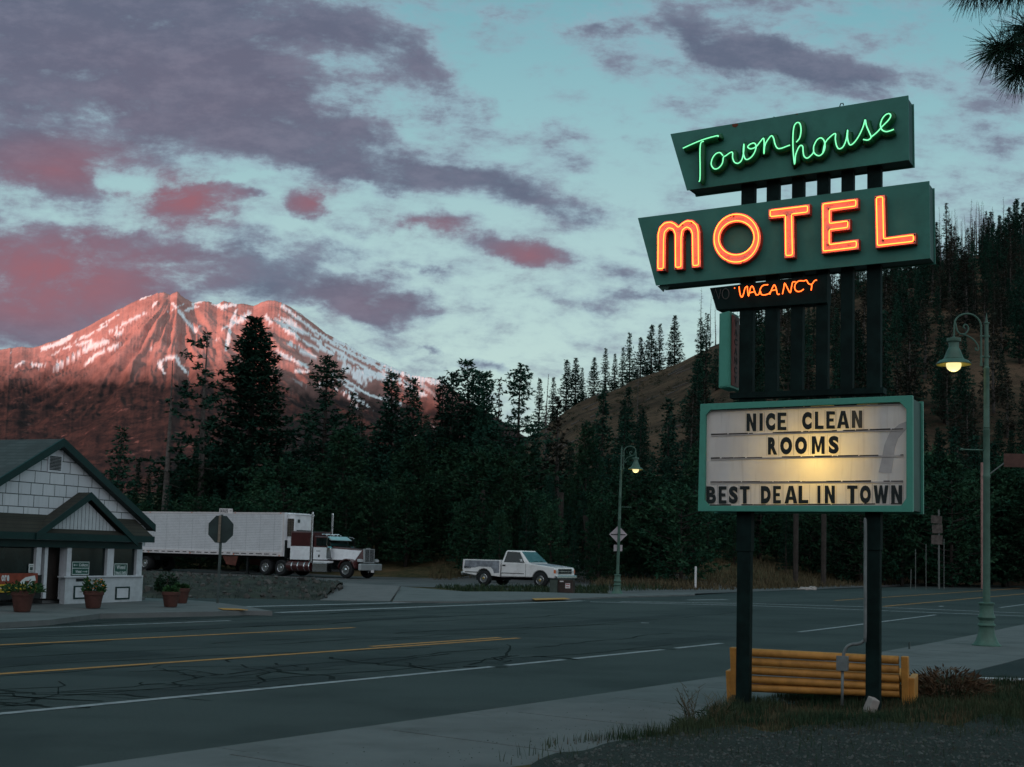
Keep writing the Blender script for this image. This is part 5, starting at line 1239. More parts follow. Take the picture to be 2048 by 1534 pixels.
b.build('siding_groove', M['post_steel'], ty)
b = MB(); b.box((Ap.x, -.15, tz-.07), (2*tw*.85, .10, .13)); b.build('porch_beam', M['trim_green'], shop)
b = MB(); b.box((Ap.x+.1, -.03, tz-.147), (2*tw*.7, .12, .02)); b.build('porch_ceiling', M['siding'], shop)
# signs in and on the windows
M['road_green'] = mat('road_sign_green', (.008, .06, .045), .5, var=.15); M['ink_white'] = mat('white_lettering', (.55, .56, .56), .6, var=.05)
def wsign(X0, X1, Y0, Y1, label, lines, split=False):
    a, c = s4(X0, Y1, .03), s4(X1, Y0, .03); o_ = SH.p+SH.x*a.x+SH.y*.03
    t = thing('window_sign', label, 'sign', (o_.x, o_.y, SH.p.z+a.z), SH.a, 'signs in the shop windows'); w, h = c.x-a.x, c.z-a.z
    b = MB(); b.box((w/2, 0, h/2), (w, .012, h)); b.build('panel', M['road_green'], t)
    b = MB(); b.ring([(.01, .01), (w-.01, .01), (w-.01, h-.01), (.01, h-.01)], [(.025, .025), (w-.025, .025), (w-.025, h-.025), (.025, h-.025)], at3, -.010, -.0065)
    if split: b.box((w/2, -.0085, h/2), (w-.06, .004, .014))
    b.build('border', M['ink_white'], t); b = MB()
    for s, x0, x1, y0, y1 in lines:
        if s == '<': b.box((w*(x0+x1)/2, -.0085, h*(y0+y1)/2), (w*(x1-x0), .004, .012)); b.prism([(w*x0-.02, h*(y0+y1)/2), (w*x0+.02, h*y0), (w*x0+.02, h*y1)], at3, -.0105, -.0065)
        elif s == '>': b.box((w*(x0+x1)/2, -.0085, h*(y0+y1)/2), (w*(x1-x0), .004, .012)); b.prism([(w*x1+.02, h*(y0+y1)/2), (w*x1-.02, h*y0), (w*x1-.02, h*y1)], at3, -.0105, -.0065)
        else: text_line(b, s, w*x0, w*x1, h*y0, h*y1, lambda x, y, d: Vector((x, -.0065-.004*d, y)), .015)
    b.build('lettering', M['ink_white'], t)
wsign(546, 686, 1046, 1152, 'green direction sign with two arrows inside the window left of the white post', [('<', .12, .32, .66, .80), ('College', .40, .9, .64, .84), ('Weed', .22, .54, .16, .36), ('>', .62, .86, .18, .32)], True)
wsign(871, 978, 1060, 1156, 'green town exit sign inside the right-hand shop window', [('Weed', .18, .82, .52, .84), ('Next Exit', .12, .88, .14, .36)])
def poster(X0, X1, Y0, Y1, label):
    a, c = s4(X0, Y1, .03), s4(X1, Y0, .03); o_ = SH.p+SH.x*a.x+SH.y*.03; w, h = c.x-a.x, c.z-a.z
    t = thing('poster', label, 'poster', (o_.x, o_.y, SH.p.z+a.z), SH.a)
    b = MB(); b.box((w/2, 0, h/2), (w, .006, h)); b.build('sheet', M['ink_white'], t)
    b = MB(); b.box((w/2, -.005, h*.45), (w*.6, .003, h*.4)); b.box((w/2, -.005, h*.8), (w*.75, .003, h*.08)); b.box((w/2, -.005, h*.12), (w*.7, .003, h*.06)); b.build('print', M['post_steel'], t)
poster(218, 260, 1066, 1132, 'small white poster on the shop window beside the door')
M['banner_red'] = mat('faded_red_banner', (.20, .04, .022), .7, var=.2, scale=6); M['banner_yellow'] = mat('yellow_banner_stripe', (.50, .30, .03), .7, var=.15)
a, c = s4(-160, 1290, -.03), s4(290, 1136, -.03); o_ = SH.p+SH.x*a.x+SH.y*(-.03); w, h = c.x-a.x, c.z-a.z
bt = thing('banner', 'red and yellow banner with a white state outline and heart below the dark window', 'banner', (o_.x, o_.y, SH.p.z+a.z), SH.a)
B4 = lambda X, Y: (s4(X, Y, -.03).x-a.x, s4(X, Y, -.03).z-a.z)
b = MB(); b.box((w/2, 0, h*.72), (w, .01, h*.56)); b.build('red_field', M['banner_red'], bt); b = MB(); b.box((w/2, 0, h*.22), (w, .01, h*.42)); b.build('yellow_field', M['banner_yellow'], bt)
b = MB(); b.prism([B4(*p) for p in [(140, 1222), (165, 1190), (195, 1168), (265, 1154), (272, 1192), (246, 1202), (256, 1252), (238, 1246), (226, 1216), (214, 1262), (196, 1222), (172, 1218)]], at3, -.011, -.0055); so = b.build('state_outline', M['ink_white'], bt)
hc = B4(208, 1206); b = MB(); b.prism([(hc[0]+.0042*16*sin(t_)**3*.75, hc[1]+.0042*(13*cos(t_)-5*cos(2*t_)-2*cos(3*t_)-cos(4*t_))*.75) for t_ in [2*pi*i/24 for i in range(24)]], at3, -.016, -.0115); b.build('heart', M['banner_red'], so)
q0, q1 = B4(8, 1198), B4(70, 1152); b = MB(); text_line(b, 'ore', q0[0], q1[0], q0[1], q1[1]+.05, lambda x, y, d: Vector((x, -.0055-.004*d, y)), .04)
q0, q1 = B4(0, 1256), B4(54, 1240); text_line(b, 'nies', q0[0], q1[0], q0[1], q1[1]+.02, lambda x, y, d: Vector((x, -.0055-.004*d, y)), .02); b.build('lettering', M['ink_white'], bt)
# planters
M['terracotta'] = mat('terracotta', (.07, .028, .022), .85, var=.2, scale=6, bump=.15); M['soil'] = mat('soil', (.02, .016, .012), 1, var=.3)
def leaves(name, m, rx, rz, n, lw, ll, seed, parent, up=.4, z0=0.0, base=None):
    rr = random.Random(seed); b = MB()
    for i in range(n):
        a = rr.uniform(0, 2*pi); r = sqrt(rr.random())*rx; z = z0+rr.random()**1.3*rz*(1-.5*(r/rx)**2)
        p = Vector((r*cos(a), r*sin(a), z)); d = Vector((cos(a)*rr.uniform(.2, 1), sin(a)*rr.uniform(.2, 1), rr.uniform(-.3, 1)*up*2)).normalized()*ll*rr.uniform(.5, 1.2); s = d.cross(Vector((rr.uniform(-1, 1), rr.uniform(-1, 1), rr.uniform(-1, 1)))).normalized()*lw*rr.uniform(.5, 1.2)
        b.add([p-s*.4, p+d*.5-s, p+d, p+d*.5+s], [(0, 1, 2, 3)])
    return b.build(name, m, parent, recalc=False)
def leafmat(name, c0, c1, tl=.25, scale=3.0):
    m = bpy.data.materials.new(name); m.use_nodes = True; t = m.node_tree; b = t.nodes['Principled BSDF']
    tc = N(t, 'ShaderNodeTexCoord'); n = N(t, 'ShaderNodeTexNoise'); L(t, tc.outputs['Object'], n.inputs[0]); n.inputs['Scale'].default_value = scale; n.inputs['Detail'].default_value = 3
    oi = N(t, 'ShaderNodeObjectInfo')
    c = MIX(t, SMOOTH(t, n.outputs[0], .35, .65), c0, c1)
    k = MATH(t, 'MULTIPLY_ADD', oi.outputs['Random'], .7, .65)
    vm = N(t, 'ShaderNodeVectorMath', operation='SCALE'); L(t, c, vm.inputs[0]); L(t, k, vm.inputs['Scale'])
    L(t, vm.outputs[0], b.inputs['Base Color']); b.inputs['Roughness'].default_value = .7; b.inputs['Specular IOR Level'].default_value = .06
    return m
M['leaf'] = leafmat('garden_leaf', (.02, .06, .022), (.045, .10, .035), scale=9); M['flower'] = mat('orange_flower', (.5, .16, .02), .7, var=.3)
def planter(label, px, py, dia, ht, rx, rz, flowers, seed):
    p = G(px, py, .13); t = thing('flower_pot', label, 'plant pot', p, 0, 'terracotta pots outside the shop'); r = dia/2
    b = MB(); b.lathe([(r*.66, 0), (r*.70, .02), (r*.92, ht*.76), (r*1.0, ht*.77), (r*1.02, ht*.98), (r*.98, ht), (r*.88, ht), (r*.84, ht*.88), (.01, ht*.86)], seg=24); b.build('pot', M['terracotta'], t, smooth='auto')
    leaves('foliage', M['leaf'], rx, rz, 420, .022, .11, seed, t, z0=ht*.9)
    if flowers:
        b = MB(); rr = random.Random(seed+1)
        for i in range(26):
            a = rr.uniform(0, 6.28); q = rr.uniform(0, rx); c_ = Vector((q*cos(a)+.05, q*sin(a)-.03, ht+rr.uniform(.05, rz*.8))); b.lathe([(.002, -.01), (.022, 0), (.012, .014), (.001, .016)], c_, 7)
        b.build('blossoms', M['flower'], t)
planter('terracotta pot with bushy greenery under the red and yellow banner', 44, 1223, .48, .44, .38, .24, False, 3)
planter('terracotta pot with small orange flowers, standing before the framed sill panel', 186, 1216, .46, .39, .22, .34, True, 4)
planter('low terracotta pot at the shop corner, nearer of the pair by the stop sign', 341, 1213.5, .43, .36, .13, .15, False, 5)
planter('terracotta pot half hidden behind another pot by the stop sign', 362, 1206, .42, .38, .13, .14, False, 6)

# ------------------------------------------------------------------ small things beyond the road
p = G(1108, 1184, .08); t = thing('utility_box', 'grey-green utility pedestal in front of the pickup truck', 'utility box', p, -.3)
b = MB(); b.box((0, 0, .25), (.30, .34, .54)); b.build('body', mat('grey_green_cabinet', (.05, .065, .055), .6, var=.2), t, bevel=.02); b = MB(); b.box((0, 0, .535), (.34, .38, .035)); b.build('lid', M['dark'], t, bevel=.01)
p = G(1132, 1184.5, .08); t = thing('utility_box', 'brown utility box with a red and white sticker in front of the pickup truck', 'utility box', p, -.3)
b = MB(); b.box((0, 0, .25), (.66, .40, .54)); b.build('body', mat('brown_cabinet', (.04, .026, .022), .6, var=.25), t, bevel=.02); b = MB(); b.box((.12, -.204, .27), (.2, .008, .2)); sk = b.build('sticker', M['plate_white'], t); b = MB(); b.box((.12, -.210, .33), (.17, .004, .04)); b.box((.12, -.210, .23), (.14, .004, .03)); b.build('print', mat('red_print', (.3, .03, .03), .6), sk); b = MB(); b.box((-.14, -.204, .44), (.16, .008, .045)); b.build('label_strip', M['plate_white'], t)
def pole(name, label, cat, px, py0, py1, Y, r, m, lean=0.0, group=None, cap=None):
    x = AT(px, py0, Y); z0 = gz_at(x.x, Y); zt_ = AT(px, py1, Y).z
    t = thing(name, label, cat, (x.x, Y, z0-.05), 0, group); t.rotation_euler = (0, lean, 0)
    b = MB(); b.tube([(0, 0, 0), (0, 0, zt_-z0+.05)], r, 8); b.build('shaft', m, t, smooth='auto')
    if cap: b = MB(); b.lathe([(r*1.05, 0), (r*1.05, .12), (r*.7, .15)], (0, 0, zt_-z0-.05), 8); b.build('cap', cap, t)
    return t
def gz_at(x, y):
    px, py = px_of(x, y, 0); h = TH(x, y)
    if y > 104 and px > 850: h = max(h, hill_z(px, y))
    return h
pole('marker_post', 'white marker post at the edge of the far grass', 'post', 1391, 1168, 1135, 69, .055, M['plate_white'], cap=M['plate_white'])
M['stake'] = mat('grey_stake', (.11, .115, .11), .7, var=.2)
for px, y0, y1, Y, lb in [(1831, 1137, 1098, 82, 'thin pale stake in the dry grass, tallest of the cluster right of the sign'), (1821, 1166, 1138, 80, 'thin leaning stake in the dry grass near the road edge'), (1852, 1126, 1088, 83, 'thin dark stake before the trees right of the sign'), (1888, 1112, 1078, 84, 'thin stake nearest the pale boards under the trees')]:
    pole('stake', lb, 'stake', px, y0, y1, Y, .022, M['stake'], .03 if px == 1821 else 0, 'stakes in the dry grass')
pole('wooden_pole', 'slim pinkish wooden pole standing behind the near street lamp', 'pole', 1965, 1125, 925, 90, .11, mat('pinkish_wood', (.30, .17, .15), .8, var=.2, scale=4))
q = AT(2030, 921, 60); t = thing('roadside_sign', 'brown board sign cut by the right edge of the picture', 'sign', (q.x, 60, gz_at(q.x, 60)), -.1)
b = MB(); b.box((.35, 0, q.z-gz_at(q.x, 60)), (1.7, .10, .62)); b.build('board', mat('brown_board', (.075, .035, .028), .8, var=.25, scale=3), t, bevel=.01)
b = MB(); b.tube([(-.45, 0, q.z-gz_at(q.x, 60)-.1), (-1.1, 0, q.z-gz_at(q.x, 60)-.62)], .03, 6); b.tube([(1.1, .08, 0), (1.1, .08, q.z-gz_at(q.x, 60)+.2)], .07, 8); b.build('support', M['stake'], t)
q = AT(1873, 1050, 85); t = thing('board_stack', 'pale weathered notice boards leaning on a post under the trees', 'notice board', (q.x, 85, gz_at(q.x, 85)), .2)
h_ = q.z-gz_at(q.x, 85); b = MB(); b.box((0, 0, h_+.35), (.75, .05, .5), rot=(0, .06, 0)); b.box((.05, 0, h_-.25), (.72, .05, .55), rot=(0, -.05, 0)); b.box((.02, 0, h_-.95), (.78, .05, .6)); b.build('board', mat('weathered_board', (.075, .06, .054), .9, var=.4, scale=3), t); b = MB(); b.tube([(.2, .06, -.2), (.2, .06, h_+1.0)], .06, 6); b.build('post', M['stake'], t)
def rock(label, px, py, Y, sx, sy, sz, m, seed, name='boulder'):
    x = AT(px, py, Y); b = MB(); n = 10; rr = random.Random(seed)
    for j in range(7):
        for i in range(n):
            th_ = pi*j/6; ph = 2*pi*i/n; v = Vector((sin(th_)*cos(ph), sin(th_)*sin(ph), cos(th_))); k_ = 1+.35*mnoise.noise(v*1.7+Vector((seed, 0, 0)))
            b.v.append((v.x*sx*k_, v.y*sy*k_, v.z*sz*k_+sz*.5))
    b.f = [(j*n+i, j*n+(i+1) % n, (j+1)*n+(i+1) % n, (j+1)*n+i) for j in range(6) for i in range(n)]; b.m = [0]*len(b.f)
    o = b.build(name, m); o.location = (x.x, Y, gz_at(x.x, Y)); return tag(o, label, 'rock')
M['pale_rock'] = mat('pale_rock', (.30, .26, .24), .9, var=.25, scale=3, bump=.4)
rock('low pale rock on the far road verge between the sign posts', 1610, 1168, 73, .42, .3, .13, M['pale_rock'], 2)
rock('small pale rock touching the low rock on the far verge', 1625, 1167, 73.5, .25, .2, .16, M['pale_rock'], 5)
for i, (px, py) in enumerate([(332, 1168), (327, 1176)]): rock(['white stone on the rubble bank beside the dark bush', 'smaller white stone below another on the rubble bank'][i], px, py, 46-2*i, .17-.05*i, .12, .09, M['white'], 9+i)
# ------------------------------------------------------------------ trees
M['bark'] = mat('bark', (.038, .030, .026), .95, var=.35, scale=5, bump=.3)
M['bark_grey'] = mat('grey_dead_bark', (.085, .072, .066), .95, var=.35, scale=5)
M['needle'] = leafmat('conifer_needles', (.009, .036, .025), (.019, .051, .033), scale=.5)
M['needle_soft'] = leafmat('soft_green_foliage', (.010, .038, .022), (.022, .055, .028), scale=.5)
M['needle_brown'] = leafmat('scorched_needles', (.014, .026, .019), (.032, .026, .019), scale=.3)
def conifer(name, seed, H, R, prof, leaf=.36, dens=1.0, droop=.25, bare=.12, gaps=.0, spray=10, whorl=.55, m='needle', bark='bark', lean=0.0, tr=.018, keep=None):
    "one trunk with limbs, and a crown of needle sprays set along the boughs"
    rr = random.Random(seed); T = MB(); K = MB(); ph = rr.uniform(0, 6)
    bendx = lambda z: lean*(z/H)**2*H+.10*sin(z*.35+ph)*min(1, z/4)
    T.tube([Vector((bendx(H*i/10), .5*(bendx(H*i/10)-bendx(0))*.4, H*i/10*.985)) for i in range(11)], [max(.025, H*tr*(1-i/10.3)) for i in range(11)], 7)
    z = H*bare
    while z < H*.985:
        t = (z-H*bare)/(H*(1-bare)); L0 = R*prof(t)
        nb = max(3, int((5.2 if L0 > .8 else 4)*dens+rr.random()))
        a0 = rr.uniform(0, 6.28)
        for k in range(nb):
            a = a0+2*pi*k/nb+rr.uniform(-.35, .35)
            ln = L0*rr.uniform(.62, 1.14)+.07
            if rr.random() < gaps: ln *= rr.uniform(.1, .45)
            if keep and not keep(t, a, rr): continue
            up = .45*(1-t)**0*(.15+.85*t)-droop*(1-t); d = Vector((cos(a), sin(a), up)).normalized(); o = Vector((bendx(z), .2*(bendx(z)-bendx(0)), z))
            if ln > .9: T.tube([o, o+d*ln*.5+Vector((0, 0, -.02*ln)), o+d*ln*.9+Vector((0, 0, .04*ln))], [.012*ln+.014, .008*ln+.01, .008], 4, caps=False)
            ns = max(2, int(ln/(leaf*.46)))
            for q in range(ns):
                f = (.22+.78*(q+rr.random())/ns); c = o+d*ln*f+Vector((0, 0, .10*ln*f*f-.05*ln))
                c = c+Vector((rr.gauss(0, 1), rr.gauss(0, 1), rr.gauss(0, .6)))*leaf*.35
                for _ in range(max(2, int(spray*.55*(.6+.8*rr.random())))):
                    v = Vector((d.x*.8+rr.gauss(0, .7), d.y*.8+rr.gauss(0, .7), rr.gauss(.15, .55))).normalized()*leaf*rr.uniform(.55, 1.25)
                    s = v.cross(Vector((rr.gauss(0, 1), rr.gauss(0, 1), rr.gauss(0, 1))))
                    if s.length < 1e-4: continue
                    s = s.normalized()*leaf*rr.uniform(.13, .26); i0 = len(K.v)
                    K.v += [tuple(c-s*.5), tuple(c+v*.55-s), tuple(c+v), tuple(c+v*.5+s)]; K.f.append((i0, i0+1, i0+2, i0+3)); K.m.append(0)
        z += whorl*rr.uniform(.7, 1.3)*(.55+.45*min(1, L0/R*1.5))
    return dict(T=T, K=K, H=H, name=name, m=m, bark=bark, proto=None)
def snag(name, seed, H, n, ln, tr=.011):
    "a bare dead trunk with short broken limbs"
    rr = random.Random(seed); T = MB(); K = MB(); kx = rr.uniform(-.25, .25)
    P = lambda z: Vector((kx*(z/H)**2+.06*sin(z*.6+seed), .05*sin(z*.5), z))
    T.tube([P(H*i/8) for i in range(9)], [max(.02, H*tr*(1-i/8.4)) for i in range(9)], 6)
    for i in range(n):
        z = H*rr.uniform(.22, .98); a = rr.uniform(0, 6.28); l = ln*rr.uniform(.25, 1)*(1.15-z/H); o = P(z); d = Vector((cos(a), sin(a), rr.uniform(-.25, .45)))
        T.tube([o, o+d*l*.6, o+d*l+Vector((0, 0, rr.uniform(-.1, .2)*l))], [.03, .02, .010], 4, caps=False)
    return dict(T=T, K=K, H=H, name=name, m=None, bark='bark_grey', proto=None)
fir = lambda t: (1-t)**1.0*(.35+.65*min(1, t*6+.4))
pine = lambda t: min(1, (1-t)*1.6)**.9*(.72+.28*sin(7*t))
spire = lambda t: (1-t)**.95
round_ = lambda t: sqrt(max(0, 1-(2*t-.82)**2/1.45))*.95
V = {
    'fir_a': conifer('fir_tree', 1, 15, 2.6, fir, .40), 'fir_b': conifer('fir_tree', 2, 14, 2.1, spire, .36, gaps=.12), 'fir_c': conifer('fir_tree', 3, 16, 2.9, fir, .42, gaps=.15, droop=.4),
    'pine_a': conifer('pine_tree', 4, 17, 3.4, pine, .37, bare=.15, whorl=.5, dens=1.35), 'pine_b': conifer('pine_tree', 5, 16, 3.0, pine, .37, bare=.16, gaps=.2, whorl=.55, dens=1.3), 'pine_c': conifer('pine_tree', 6, 18, 3.3, pine, .38, bare=.2, gaps=.25, whorl=.6, dens=1.2),
    'cedar_a': conifer('cedar_tree', 7, 13, 3.4, lambda t: (1-t)**.6, .40, droop=.1, bare=.10, m='needle_soft', whorl=.5), 'bushy_a': conifer('broadleaf_tree', 8, 9, 3.6, round_, .38, bare=.1, droop=-.2, m='needle_soft', whorl=.5, tr=.02), 'bushy_b': conifer('broadleaf_tree', 9, 8, 3.9, round_, .38, bare=.06, droop=-.1, m='needle_soft', whorl=.5, tr=.02),
    'thin_a': conifer('thin_conifer', 10, 15, 1.7, spire, .34, dens=.6, gaps=.4, whorl=.7, m='needle_brown', bark='bark_grey'), 'burnt_a': conifer('scorched_conifer', 11, 15, 2.0, spire, .38, dens=.8, gaps=.3, m='needle_brown', bark='bark_grey'), 'burnt_b': conifer('scorched_conifer', 12, 14, 2.4, fir, .40, dens=.85, gaps=.3, m='needle_brown', bark='bark_grey'),
    'ridge_a': conifer('ridge_conifer', 13, 14, 2.9, fir, .42, dens=1.25, whorl=.62, gaps=.1), 'ridge_b': conifer('ridge_conifer', 14, 14, 2.3, spire, .42, dens=1.2, whorl=.62, gaps=.2),
    'snag_a': snag('dead_tree', 21, 14, 46, 1.1), 'snag_b': snag('dead_tree', 22, 13, 26, .7), 'snag_c': snag('dead_tree', 23, 15, 70, 1.5), 'snag_d': snag('dead_tree', 24, 11, 14, .5)}
# the big pine in front of the mountain, the gappy pine beside it and the half-dead one
V['great_pine'] = conifer('pine_tree', 31, 21, 4.3, lambda t: min(1, (1-t)*1.25)**.85*(.85+.15*sin(9*t)), .38, bare=.12, gaps=.06, whorl=.46, dens=1.9)
V['broken_pine'] = conifer('pine_tree', 32, 20, 3.6, lambda t: .95-.55*t, .46, bare=.34, gaps=.35, whorl=.9, dens=.8, bark='bark_grey', keep=lambda t, a, rr: (rr.random() < .9 if t < .72 else (rr.random() < (.06 if t < .86 else .75) and cos(a) < .5)))
V['half_dead'] = conifer('dying_pine', 33, 16, 3.2, lambda t: .9-.4*t, .42, bare=.30, whorl=.9, dens=.8, bark='bark_grey', keep=lambda t, a, rr: (.12 < t < .34 and rr.random() < .55) or rr.random() < .04)
V['open_pine'] = conifer('pine_tree', 34, 19, 3.5, lambda t: min(1, (1-t)*1.9)**.8*(.62+.38*cos(14*t)), .37, bare=.2, gaps=.22, whorl=.62, dens=1.25)
def first(v):
    "build the kind once; later trees are copies sharing its meshes"
    t = bpy.data.objects.new(v['name'], None); C.objects.link(t)
    v['T'].build('trunk', M[v['bark']], t, smooth=True, recalc=False)
    if v['K'].f: v['K'].build('crown', M[v['m']], t, recalc=False)
    v['proto'] = t; return t
TR = random.Random(99)
def plant(kind, px, ytip, Y, label, cat='tree', group=None, wide=1.0, base=None, tilt=0.0, z0=None):
    v = V[kind]; top = AT(px, ytip, Y)
    z = z0 if z0 is not None else (AT(px, base, Y).z if base else gz_at(top.x, Y))-.15
    t = first(v) if v['proto'] is None else copy_tree(v['proto'])
    s = (top.z-z)/v['H']; t.location = (top.x, Y, z); t.scale = (s*wide, s*wide, s); t.rotation_euler = (0, tilt, TR.uniform(0, 6.28))
    return tag(t, label, cat, group)
# trees one can tell apart along the skyline, left to right
for a in [
    ('fir_b', 243, 850, 100, 'slim dark fir just right of the shop roof, lower than the pines beside it', 1.35), ('half_dead', 345, 715, 108, 'half dead pine with bare upper trunk and one drooping tuft of needles', 1.3),
    ('broken_pine', 415, 655, 110, 'tall ragged pine with a gap below its small crooked top', 1.25), ('great_pine', 512, 630, 114, 'tallest and broadest dark pine, standing before the snowy mountain', 1.5),
    ('open_pine', 655, 706, 112, 'open-branched pine with gaps showing the mountain, right of the tallest pine', 1.45), ('fir_a', 706, 785, 118, 'small pointed fir tucked against the right side of the open-branched pine', .8),
    ('thin_a', 724, 795, 122, 'thin sparse conifer in the dip before the mountain slope', .9), ('pine_a', 785, 741, 112, 'dark pine with a narrow pointed top, left one of a close pair', 1.35), ('pine_a', 828, 752, 110, 'dark pine with a forked top, right one of a close pair', 1.2),
    ('pine_b', 885, 748, 112, 'pine where the snowy ridge meets the trees', 1.2), ('pine_c', 906, 738, 110, 'pine left of the highest top in the middle tree cluster', 1.2), ('pine_a', 938, 715, 112, 'highest pine of the middle cluster, its top before a small grey cloud', 1.3), ('pine_b', 960, 735, 114, 'pine just right of the highest top in the middle cluster', 1.25), ('pine_a', 975, 739, 110, 'right-hand pine of the middle cluster', 1.15),
    ('thin_a', 998, 757, 120, 'thin pale conifer between the middle cluster and a lone rounded pine', .9), ('open_pine', 1042, 723, 108, 'lone pine with rounded top and ragged left side, right of the thin pale conifer', 1.2), ('snag_a', 1093, 749, 150, 'slim half bare conifer where the brown hill begins', 1.4), ('burnt_a', 1117, 788, 112, 'brownish conifer at the foot of the bare hill', 1.3),
    ('fir_c', 1207, 779, 120, 'dark fir standing alone in front of the bare brown slope', 1.05), ('snag_b', 1278, 757, 160, 'bare dead trunk standing on the brown slope', 1.3), ('cedar_a', 1175, 843, 92, 'lighter green conifer with visible trunk, below the brown slope', .75), ('fir_b', 1249, 829, 105, 'short dark fir left of the far street lamp top', 1.2), ('fir_a', 1340, 798, 110, 'dark fir just left of the letter board', 1.1), ('pine_a', 1398, 715, 170, 'broad dark tree high on the slope left of the sign posts', 1.3),
]: plant(*a[:5], wide=a[5], group='trees on the skyline')
# conifers along the hill crest
for px, yt, k, lb in [(1080, 757, 'ridge_b', 'smallest crest conifer at the lower left end of the crest line'), (1107, 755, 'ridge_b', 'crest conifer second from the lower end of the crest line'), (1134, 720, 'ridge_a', 'left tree of the lowest tall pair on the crest'), (1152, 716, 'ridge_a', 'right tree of the lowest tall pair on the crest'), (1165, 736, 'ridge_b', 'short crest conifer right of the lowest tall pair'), (1189, 715, 'ridge_a', 'crest conifer standing in the first gap of sky'), (1212, 697, 'ridge_b', 'slender crest conifer taller than both neighbours, mid slope'), (1230, 708, 'ridge_b', 'crest conifer between a slender one and a short one'), (1246, 695, 'ridge_b', 'short crest conifer beside the sharp narrow spire'), (1260, 666, 'ridge_b', 'sharp narrow spire on the hill crest'), (1282, 675, 'ridge_a', 'crest conifer with thin lower branches right of the sharp spire'), (1304, 650, 'ridge_a', 'crest conifer third from the upper end'), (1320, 648, 'ridge_b', 'narrow crest conifer second from the upper end'), (1350, 631, 'ridge_a', 'largest crest conifer, at the upper end before the dead trunks')]:
    plant(k, px, yt, 338, lb, group='conifers along the hill crest', wide=1.15 if k == 'ridge_a' else 1.0)
for i in range(16):
    px = 1085+i*17+TR.uniform(-6, 6); c = interp(HILL_SIL, px); plant(TR.choice(['ridge_a', 'ridge_b']), px, c-TR.uniform(8, 26), 342, 'low conifer filling the crest line between taller ones', group='low conifers filling the crest', wide=1.5)
# bare trunks left standing after the fire
for px, yt, k, lb in [(1403, 577, 'snag_c', 'tallest bare trunk with short limbs, standing alone on the crest left of the sign'), (1421, 592, 'snag_a', 'bare trunk right of the lone tall one on the crest'), (1432, 600, 'snag_b', 'bare trunk close to the small vertical box sign')]:
    plant(k, px, yt, 332, lb, group='dead trunks on the crest', wide=1.2)
for i in range(64):
    px = 1462+i*6.6+TR.uniform(-4, 4); plant(TR.choice(['snag_a', 'snag_b', 'snag_d', 'snag_b', 'snag_c']), px, interp(HILL_SIL, px)-TR.uniform(55, 120), TR.uniform(318, 345), 'burnt bare trunk on the crest behind the sign', group='burnt trunks behind the sign', wide=TR.uniform(1.0, 1.6))
for i in range(70):
    px = 1872+TR.random()*230; hh = TR.uniform(60, 125); Y = TR.uniform(285, 345)
    plant(TR.choice(['snag_a', 'snag_c', 'snag_c', 'burnt_a', 'snag_b']), px, interp(HILL_SIL, px)-hh+(345-Y)*.6, Y, 'tall burnt trunk on the crest right of the sign', group='burnt trunks right of the sign', wide=TR.uniform(.9, 1.4))
for px, yt in [(2000, 432), (2018, 415), (2033, 398), (2046, 405), (2060, 390), (1985, 470), (2010, 455)]:
    plant('ridge_a', px, yt, 300, 'living dark conifer among burnt trunks at the right end of the crest', group='living conifers at the right end')
# hillside trees
n = 0
for i in range(1500):
    if n > 260: break
    px = 1120+TR.random()**.75*1010; Y = 118+TR.random()**.8*205; x = ray(px, 900); zz = hill_z(px, Y); py = px_of(x.x/x.y*Y, Y, zz)[1]
    if px < 1470 and py < 860+.0*(px-1200) and not (px > 1330 and py > 770 and TR.random() < .5): continue
    if px < 1760 and px >= 1470 and TR.random() < .35 and py < 780: continue
    if px > 1850 and 700 < py < 800 and TR.random() < .55: continue
    if px < 1470 and py < 905 and px < 1400: continue
    hgt = TR.uniform(6.5, 13.5)*(1 if Y > 150 else .85); k = TR.choice(['fir_a', 'fir_b', 'fir_c', 'burnt_a', 'burnt_b', 'burnt_b'] if px > 1560 else ['fir_a', 'fir_b', 'fir_c', 'burnt_b'])
    sc = px_of(x.x/x.y*Y, Y, zz+hgt)[1]
    plant(k, px, sc, Y, 'scorched brown conifer on the dark hillside' if 'burnt' in k else 'dark green conifer on the shaded hillside', group='scorched hillside conifers' if 'burnt' in k else 'green hillside conifers', wide=TR.uniform(.9, 1.3)); n += 1
# low brush and fallen logs on the bare slope
b = MB(); lg = MB(); R3 = random.Random(61); k_ = 0
while k_ < 900:
    px = R3.uniform(1070, 1900); Y = R3.uniform(130, 325); x = ray(px, 900); X = x.x/x.y*Y; zz = hill_z(px, Y)+1.0*fbm(X*.04, Y*.04)+.5*fbm(X*.15, Y*.15)
    k_ += 1; r = R3.uniform(.25, .8)
    if k_ % 9 == 0:
        a = R3.uniform(-.5, .5); dl = R3.uniform(1.5, 4); p = Vector((X, Y, zz+.1)); q = p+Vector((dl*cos(a), dl*sin(a), 0)); q.z = hill_z(px_of(q.x, q.y, zz)[0], q.y)+1.0*fbm(q.x*.04, q.y*.04)+.5*fbm(q.x*.15, q.y*.15)+.15
        lg.tube([p, q], [.16, .10], 5); continue
    for _ in range(22):
        c = Vector((X+R3.gauss(0, .5)*r, Y+R3.gauss(0, .5)*r, zz+abs(R3.gauss(0, .5))*r*.8)); v = Vector((R3.gauss(0, 1), R3.gauss(0, 1), R3.gauss(.4, .7))).normalized()*.45*r; s = v.cross(Vector((R3.gauss(0, 1), R3.gauss(0, 1), .3))).normalized()*.16*r
        b.add([c-s, c+v*.5-s*.3, c+v, c+s], [(0, 1, 2, 3)])
